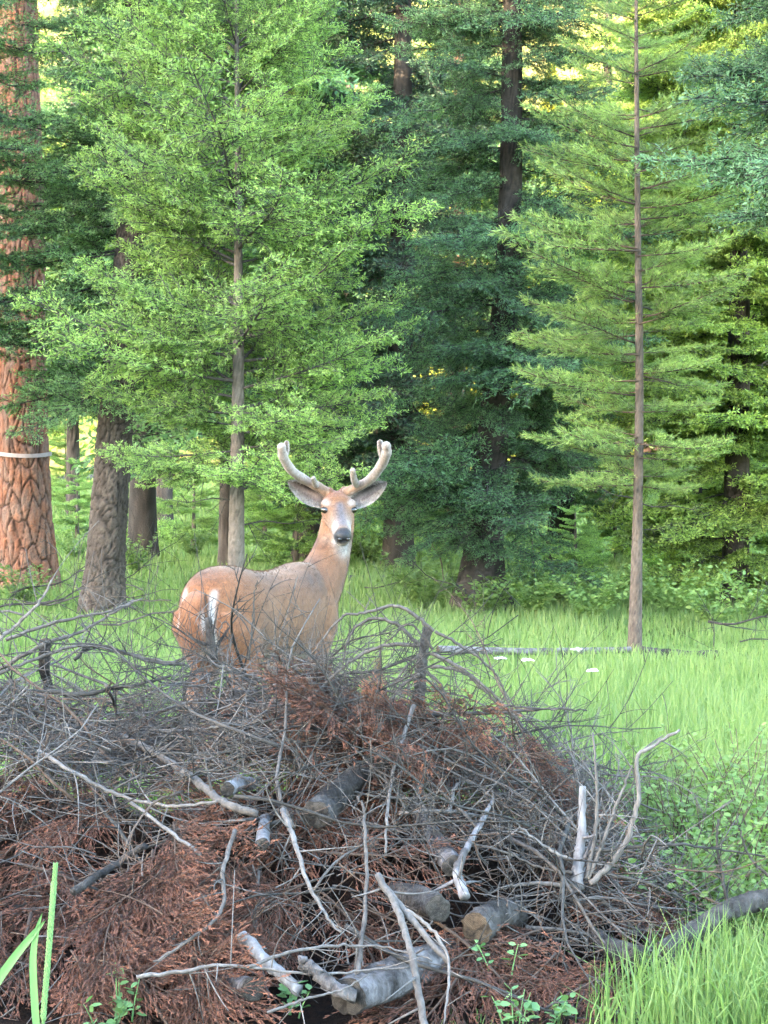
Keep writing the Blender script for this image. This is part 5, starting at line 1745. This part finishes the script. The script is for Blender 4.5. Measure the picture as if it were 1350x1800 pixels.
# ------------------------------------------------------------------ grass
def blades(n, Dlo, Dhi, hfun, wfun, reject=None, seed=0, xr=None, power=1.0, tintf=None, lean=0.35):
    r = np.random.default_rng(seed)
    u = r.random(n)
    D = Dlo * (Dhi / Dlo) ** u if power == 1.0 else Dlo + (Dhi - Dlo) * u
    half = 675 / FPX * D + 0.5
    x = r.uniform(-1, 1, n) * half if xr is None else r.uniform(xr[0], xr[1], n)
    k = np.ones(n, bool)
    if reject is not None:
        k &= ~reject(x, D, r)
    x, D = x[k], D[k]
    n = len(x)
    cl = gn(np.stack([x, D, 0 * x], 1), seed + 3, 1.6)
    h = hfun(x, D) * r.uniform(0.45, 1.15, n) * (1 + 0.25 * cl)
    w = wfun(D) * r.uniform(0.6, 1.3, n)
    b = np.stack([x, D, ground_z(x, D) - 0.01], 1)
    a = r.uniform(0, 2 * np.pi, n)
    dirr = np.stack([np.cos(a), np.sin(a), 0 * a], 1)
    a2 = r.uniform(0, 2 * np.pi, n)
    sw = np.stack([np.cos(a2), np.sin(a2), 0 * a2], 1) * w[:, None] * 0.5
    ln = np.abs(r.normal(0, lean, n))
    up = np.array([0, 0, 1.0])
    m = b + up * (h * 0.55)[:, None] + dirr * (h * ln * 0.3)[:, None]
    t = b + up * (h * (1 - 0.25 * ln))[:, None] + dirr * (h * ln)[:, None]
    V = np.stack([b - sw, b + sw, m + sw * 0.8, m - sw * 0.8, t], 1).reshape(-1, 3)
    i = np.arange(n) * 5
    f = np.concatenate([np.stack([i, i + 1, i + 2], 1), np.stack([i, i + 2, i + 3], 1), np.stack([i + 3, i + 2, i + 4], 1)])
    tn = np.clip(r.beta(1.3, 3.2, n) + 0.15 * cl, 0, 1)
    return V, f, np.repeat(tn, 5)


def rej_pile(x, D, r):
    return pile_z(x, D) > 0.03


gm = MB()
for (n, lo, hi, hf_, wf_, sd_, xr) in (
        (120000, 7.4, 34, lambda x, D: np.interp(D, [7, 9, 12, 14.5, 19, 34], [0.22, 0.26, 0.20, 0.12, 0.14, 0.13]), lambda D: 0.003 + 0.00042 * D, 1, None),
        (30000, 30, 90, lambda x, D: 0.18 + 0 * D, lambda D: 0.0009 * D, 2, None),
        (9000, 5.0, 8.0, lambda x, D: np.interp(D, [5, 6.2, 8], [0.20, 0.22, 0.24]), lambda D: 0.0050 + 0 * D, 3, (0.70, 1.75)),
        (400, 5.0, 5.6, lambda x, D: 0.08 + 0 * D, lambda D: 0.004 + 0 * D, 4, (0.1, 0.8))):
    V, f, t = blades(n, lo, hi, hf_, wf_, rej_pile, sd_, xr)
    gm.add(V, f, 0, t)
# taller blades in the near right corner
V, f, t = blades(1500, 5.05, 5.75, lambda x, D: 0.27 + 0 * D, lambda D: 0.007 + 0 * D, lambda x, D, r: (pile_z(x, D) > 0.10) | (r.random(len(x)) > sst(x, 0.45, 0.75)), 5, (0.40, 1.3), lean=0.5)
gm.add(V, f, 0, t * 0.6)
go = obj('meadow_grass', gm.mesh('meadow_grass', M['grass'], smooth=False))
tag(go, 'tall bright green grass covering the meadow', 'grass', kind='stuff')


# leafy shrubs and sprigs
def leafy(name, label, base, h, spread, nst, nleaf, ls, mat, cat='shrub', group=None, seed=0, lean=(0, 0)):
    r = np.random.default_rng(seed)
    root = empty(name, tuple(base))
    tag(root, label, cat, group)
    lv = MB()
    Ps = []
    for i in range(nst):
        a = r.uniform(0, 2 * np.pi)
        d = np.array([math.cos(a) * spread * r.uniform(0.3, 1) + lean[0], math.sin(a) * spread * r.uniform(0.3, 1) + lean[1], h * r.uniform(0.6, 1.05)])
        b = np.array([math.cos(a), math.sin(a), 0]) * 0.03
        u = np.linspace(0, 1, 7)[:, None]
        q = b + d * np.concatenate([u ** 1.4, u ** 1.4, u], 1)
        Ps.append(q)
        for j in range(nleaf):
            t = r.uniform(0.2, 1.0)
            p = np.array([np.interp(t, u[:, 0], q[:, k]) for k in range(3)])
            az = r.uniform(0, 2 * np.pi)
            ld = norm(np.array([math.cos(az), math.sin(az), r.normal(0.15, 0.35)]))
            nn = norm(np.array([r.normal(0, 0.5), r.normal(-0.2, 0.5), 1.0]))
            sd2 = norm(np.cross(ld, nn))
            nn = np.cross(sd2, ld)
            L = ls * r.uniform(0.6, 1.2)
            s0 = p + ld * L * 0.25
            V = np.array([s0, s0 + ld * L * 0.3 + sd2 * L * 0.30 + nn * L * 0.06, s0 + ld * L * 0.7 + sd2 * L * 0.25 + nn * L * 0.05, s0 + ld * L,
                          s0 + ld * L * 0.7 - sd2 * L * 0.25 + nn * L * 0.05, s0 + ld * L * 0.3 - sd2 * L * 0.30 + nn * L * 0.06, s0 + ld * L * 0.5 - nn * L * 0.03])
            f = np.array([[0, 1, 6], [1, 2, 6], [2, 3, 6], [3, 4, 6], [4, 5, 6], [5, 0, 6]])
            lv.add(V, f, 0, np.clip(r.normal(0.45, 0.25), 0, 1))
    V, f, s = tubes(np.array(Ps), np.tile(np.linspace(0.004, 0.0012, 7) * (0.6 + h), (nst, 1)), 5)
    obj('stem', MB().add(V, f, 0, s).mesh(name + '_stem', M['twig_brown'] if cat == 'shrub' else mat), root)
    o = obj('leaves', lv.mesh(name + '_leaves', mat), root)
    o['kind'] = 'stuff'
    return root


shr = [(1180, 1500, 7.1, .45, 'low leafy shrub just behind the upright grey stub'), (1250, 1560, 6.9, .42, 'round leaved green shrub above the leaning log'), (1330, 1540, 7.2, .46, 'round leaved green shrub at the end of the leaning log'),
       (1220, 1440, 7.9, .42, 'leafy shrub in the grass behind the long dark twig'), (1310, 1430, 8.0, .40, 'leafy shrub at the grass edge behind the dark twigs'), (1130, 1440, 7.8, .38, 'small leafy shrub behind the fan of pale branches'),
       (1290, 1660, 6.1, .22, 'small green shrub under the leaning log'), (1345, 1650, 6.2, .26, 'small bright shrub at the foot of the leaning log'), (1190, 1600, 6.6, .34, 'leafy green shrub beside the red boughs at the pile end'),
       (1060, 1400, 7.9, .34, 'small shrub half hidden by the tall pale branches'),
       (1290, 1500, 6.5, .36, 'leafy shrub growing through the crooked dark twig'), (1150, 1550, 6.4, .30, 'low shrub right of the fan of pale branches'),
       (1345, 1470, 7.0, .42, 'leafy shrub at the tip of the long dark twig'), (1225, 1520, 6.3, .28, 'low leafy shrub under the long dark twig')]
for i, (px, py, D, h, lab) in enumerate(shr):
    b = P(px, py, D); b[2] = 0
    leafy('leafy_shrub', lab, b, h, 0.27, 18, 36, 0.027, M['leaf'], group='shrubs at the pile end', seed=700 + i)
for i, (px, py, D, h, n, lab) in enumerate(((215, 1800, 5.25, 0.16, 3, 'small fresh green sprig at the foot of the red boughs'), (185, 1810, 5.22, 0.09, 3, 'low fresh green sprig beside the grass stalk'),
                                         (505, 1790, 5.30, 0.11, 3, 'small green sprig below the white peeled stick'), (905, 1810, 5.2, 0.10, 4, 'small green plant right of the long pale stick'),
                                         (960, 1800, 5.3, 0.08, 3, 'low bright green seedling at the pile foot'), (880, 1720, 5.5, 0.12, 2, 'tiny bright green sprout on the right red boughs'))):
    b = P(px, py, D)
    b[2] = max(0, min(b[2], 0.10))
    leafy('green_sprig', lab, b, h, 0.05, n, 9, 0.032, M['leaf_fresh'], cat='plant', seed=800 + i)

# undergrowth further back
for i, (px, py, h, lab) in enumerate(((790, 1055, 0.5, 'low green undergrowth left of the dark fir foot'), (900, 1062, 0.45, 'low green undergrowth at the dark fir foot'), (985, 1070, 0.45, 'low green undergrowth left of the slim pine'),
                                      (1060, 1075, 0.5, 'low green undergrowth close behind the slim pine'), (1180, 1085, 0.5, 'low green undergrowth right of the slim pine'), (1330, 1100, 0.5, 'low green undergrowth under the leafy fir'),
                                      (650, 1000, 0.5, 'low green undergrowth right of the deer neck'), (340, 985, 0.5, 'low green undergrowth left of the young fir trunk'), (480, 985, 0.6, 'low green undergrowth right of the young fir trunk'),
                                      (720, 1040, 0.4, 'low green undergrowth between the deer and the dark fir'), (240, 1010, 0.5, 'low green undergrowth right of the leaning trunk'), (130, 985, 0.5, 'low green undergrowth left of the leaning trunk'), (745, 1070, 0.4, 'leafy undergrowth in front of the drooping dark fir'), (850, 1085, 0.35, 'leafy undergrowth before the dark fir trunk'), (940, 1088, 0.4, 'leafy undergrowth before the small fir sapling'), (1030, 1095, 0.4, 'leafy undergrowth before the low bushy sapling'), (1255, 1105, 0.4, 'leafy undergrowth beside the mossy log'), (580, 1000, 0.5, 'leafy undergrowth behind the deer shoulder'), (40, 1065, 0.4, 'leafy undergrowth at the ponderosa foot'))):
    leafy('undergrowth', lab, G(px, py), h, 0.5, 20, 30, 0.046, M['leaf'], cat='undergrowth', group='undergrowth below the trees', seed=900 + i)

# meadow flowers
fl = simple_mat('petal', (0.42, 0.42, 0.40), (0.5, 0.5, 0.48), 50, 0.6)
for i, (px, py, D) in enumerate(((880, 1157, 12.6), (1040, 1178, 12.0), (1012, 1141, 13.2), (928, 1160, 12.8))):
    top_ = P(px, py, D)
    root = empty('white_flower', (top_[0], top_[1], 0))
    tag(root, 'small white flat topped flower standing in the meadow grass', 'flower', 'white flowers in the meadow')
    h = top_[2]
    V, f, s = tubes(np.array([[0, 0, 0], [0.01, 0, h * 0.5], [0, 0, h]])[None], np.array([[0.004, 0.003, 0.002]]), 5)
    obj('stem', MB().add(V, f).mesh('flower_stem', M['grass']), root)
    mb = MB()
    for j in range(26):
        a, q = rng.uniform(0, 6.28), 0.036 * math.sqrt(rng.random())
        V, f = ellipsoid(np.array([q * math.cos(a), q * math.sin(a), h + rng.normal(0, 0.003)]), np.eye(3), (0.009, 0.009, 0.005), 6, 4)
        mb.add(V, f)
    obj('flower_head', mb.mesh('flower_head', fl), root)

# the grass stalk in the near left corner
Dg = 5.0
bs = P(74, 1860, Dg); bs[2] = 0
stalk = empty('grass_stalk', tuple(bs))
tag(stalk, 'tall pale green grass stalk with a narrow seed head before the red boughs', 'grass stalk')
sp = spline(np.array([np.zeros(3), P(76, 1800, Dg) - bs, P(84, 1700, Dg) - bs, P(92, 1600, Dg) - bs, P(98, 1524, Dg) - bs]), 40)
V, f, s = tubes(sp[None], (np.linspace(0.0045, 0.003, 40))[None], 7)
obj('stem', MB().add(V, f, 0, 0.5).mesh('stalk_stem', M['leaf_fresh']), stalk)
mb = MB()
for j in range(320):
    t = 10 + 29 * (j / 320)
    i0 = int(t)
    p = sp[i0] + (sp[min(i0 + 1, 39)] - sp[i0]) * (t - i0)
    a = j * 2.4
    d = norm(np.array([math.cos(a) * 0.42, math.sin(a) * 0.42, 1.0]))
    V, f = ellipsoid(p + d * 0.008, [norm(np.cross(d, [0.3, 1, 0])), norm(np.cross(d, np.cross(d, [0.3, 1, 0]))), d], (0.0040, 0.0040, 0.0095) if j < 270 else (0.0027, 0.0027, 0.007), 6, 5)
    mb.add(V, f, 0, 0.9)
obj('seed_head', mb.mesh('seed_head', M['leaf_fresh']), stalk)
for pts, w_ in (([(70, 1860), (62, 1780), (58, 1690), (64, 1640), (74, 1605)], 14), ([(-40, 1830), (-15, 1745), (20, 1690), (60, 1640), (80, 1618)], 16)):
    c = spline(np.array([P(a, b, Dg) for a, b in pts]), 24) - bs
    c[0, 2] = max(0, c[0, 2])
    ww = w_ / FPX * Dg * 0.5 * np.sin(np.pi * np.linspace(0.28, 1.0, 24)) ** 0.7
    sd3 = norm(np.cross(np.gradient(c, axis=0), np.array([0.15, 1, 0.1])))
    V = np.stack([c - sd3 * ww[:, None], c + np.array([0, 0.004, 0]) * 1, c + sd3 * ww[:, None]], 1).reshape(-1, 3)
    i = np.arange(23) * 3
    q = np.concatenate([np.stack([i, i + 1, i + 4, i + 3], 1), np.stack([i + 1, i + 2, i + 5, i + 4], 1)])
    obj('blade', MB().add(V, q, 0, 0.35).mesh('stalk_blade', M['leaf_fresh']), stalk)
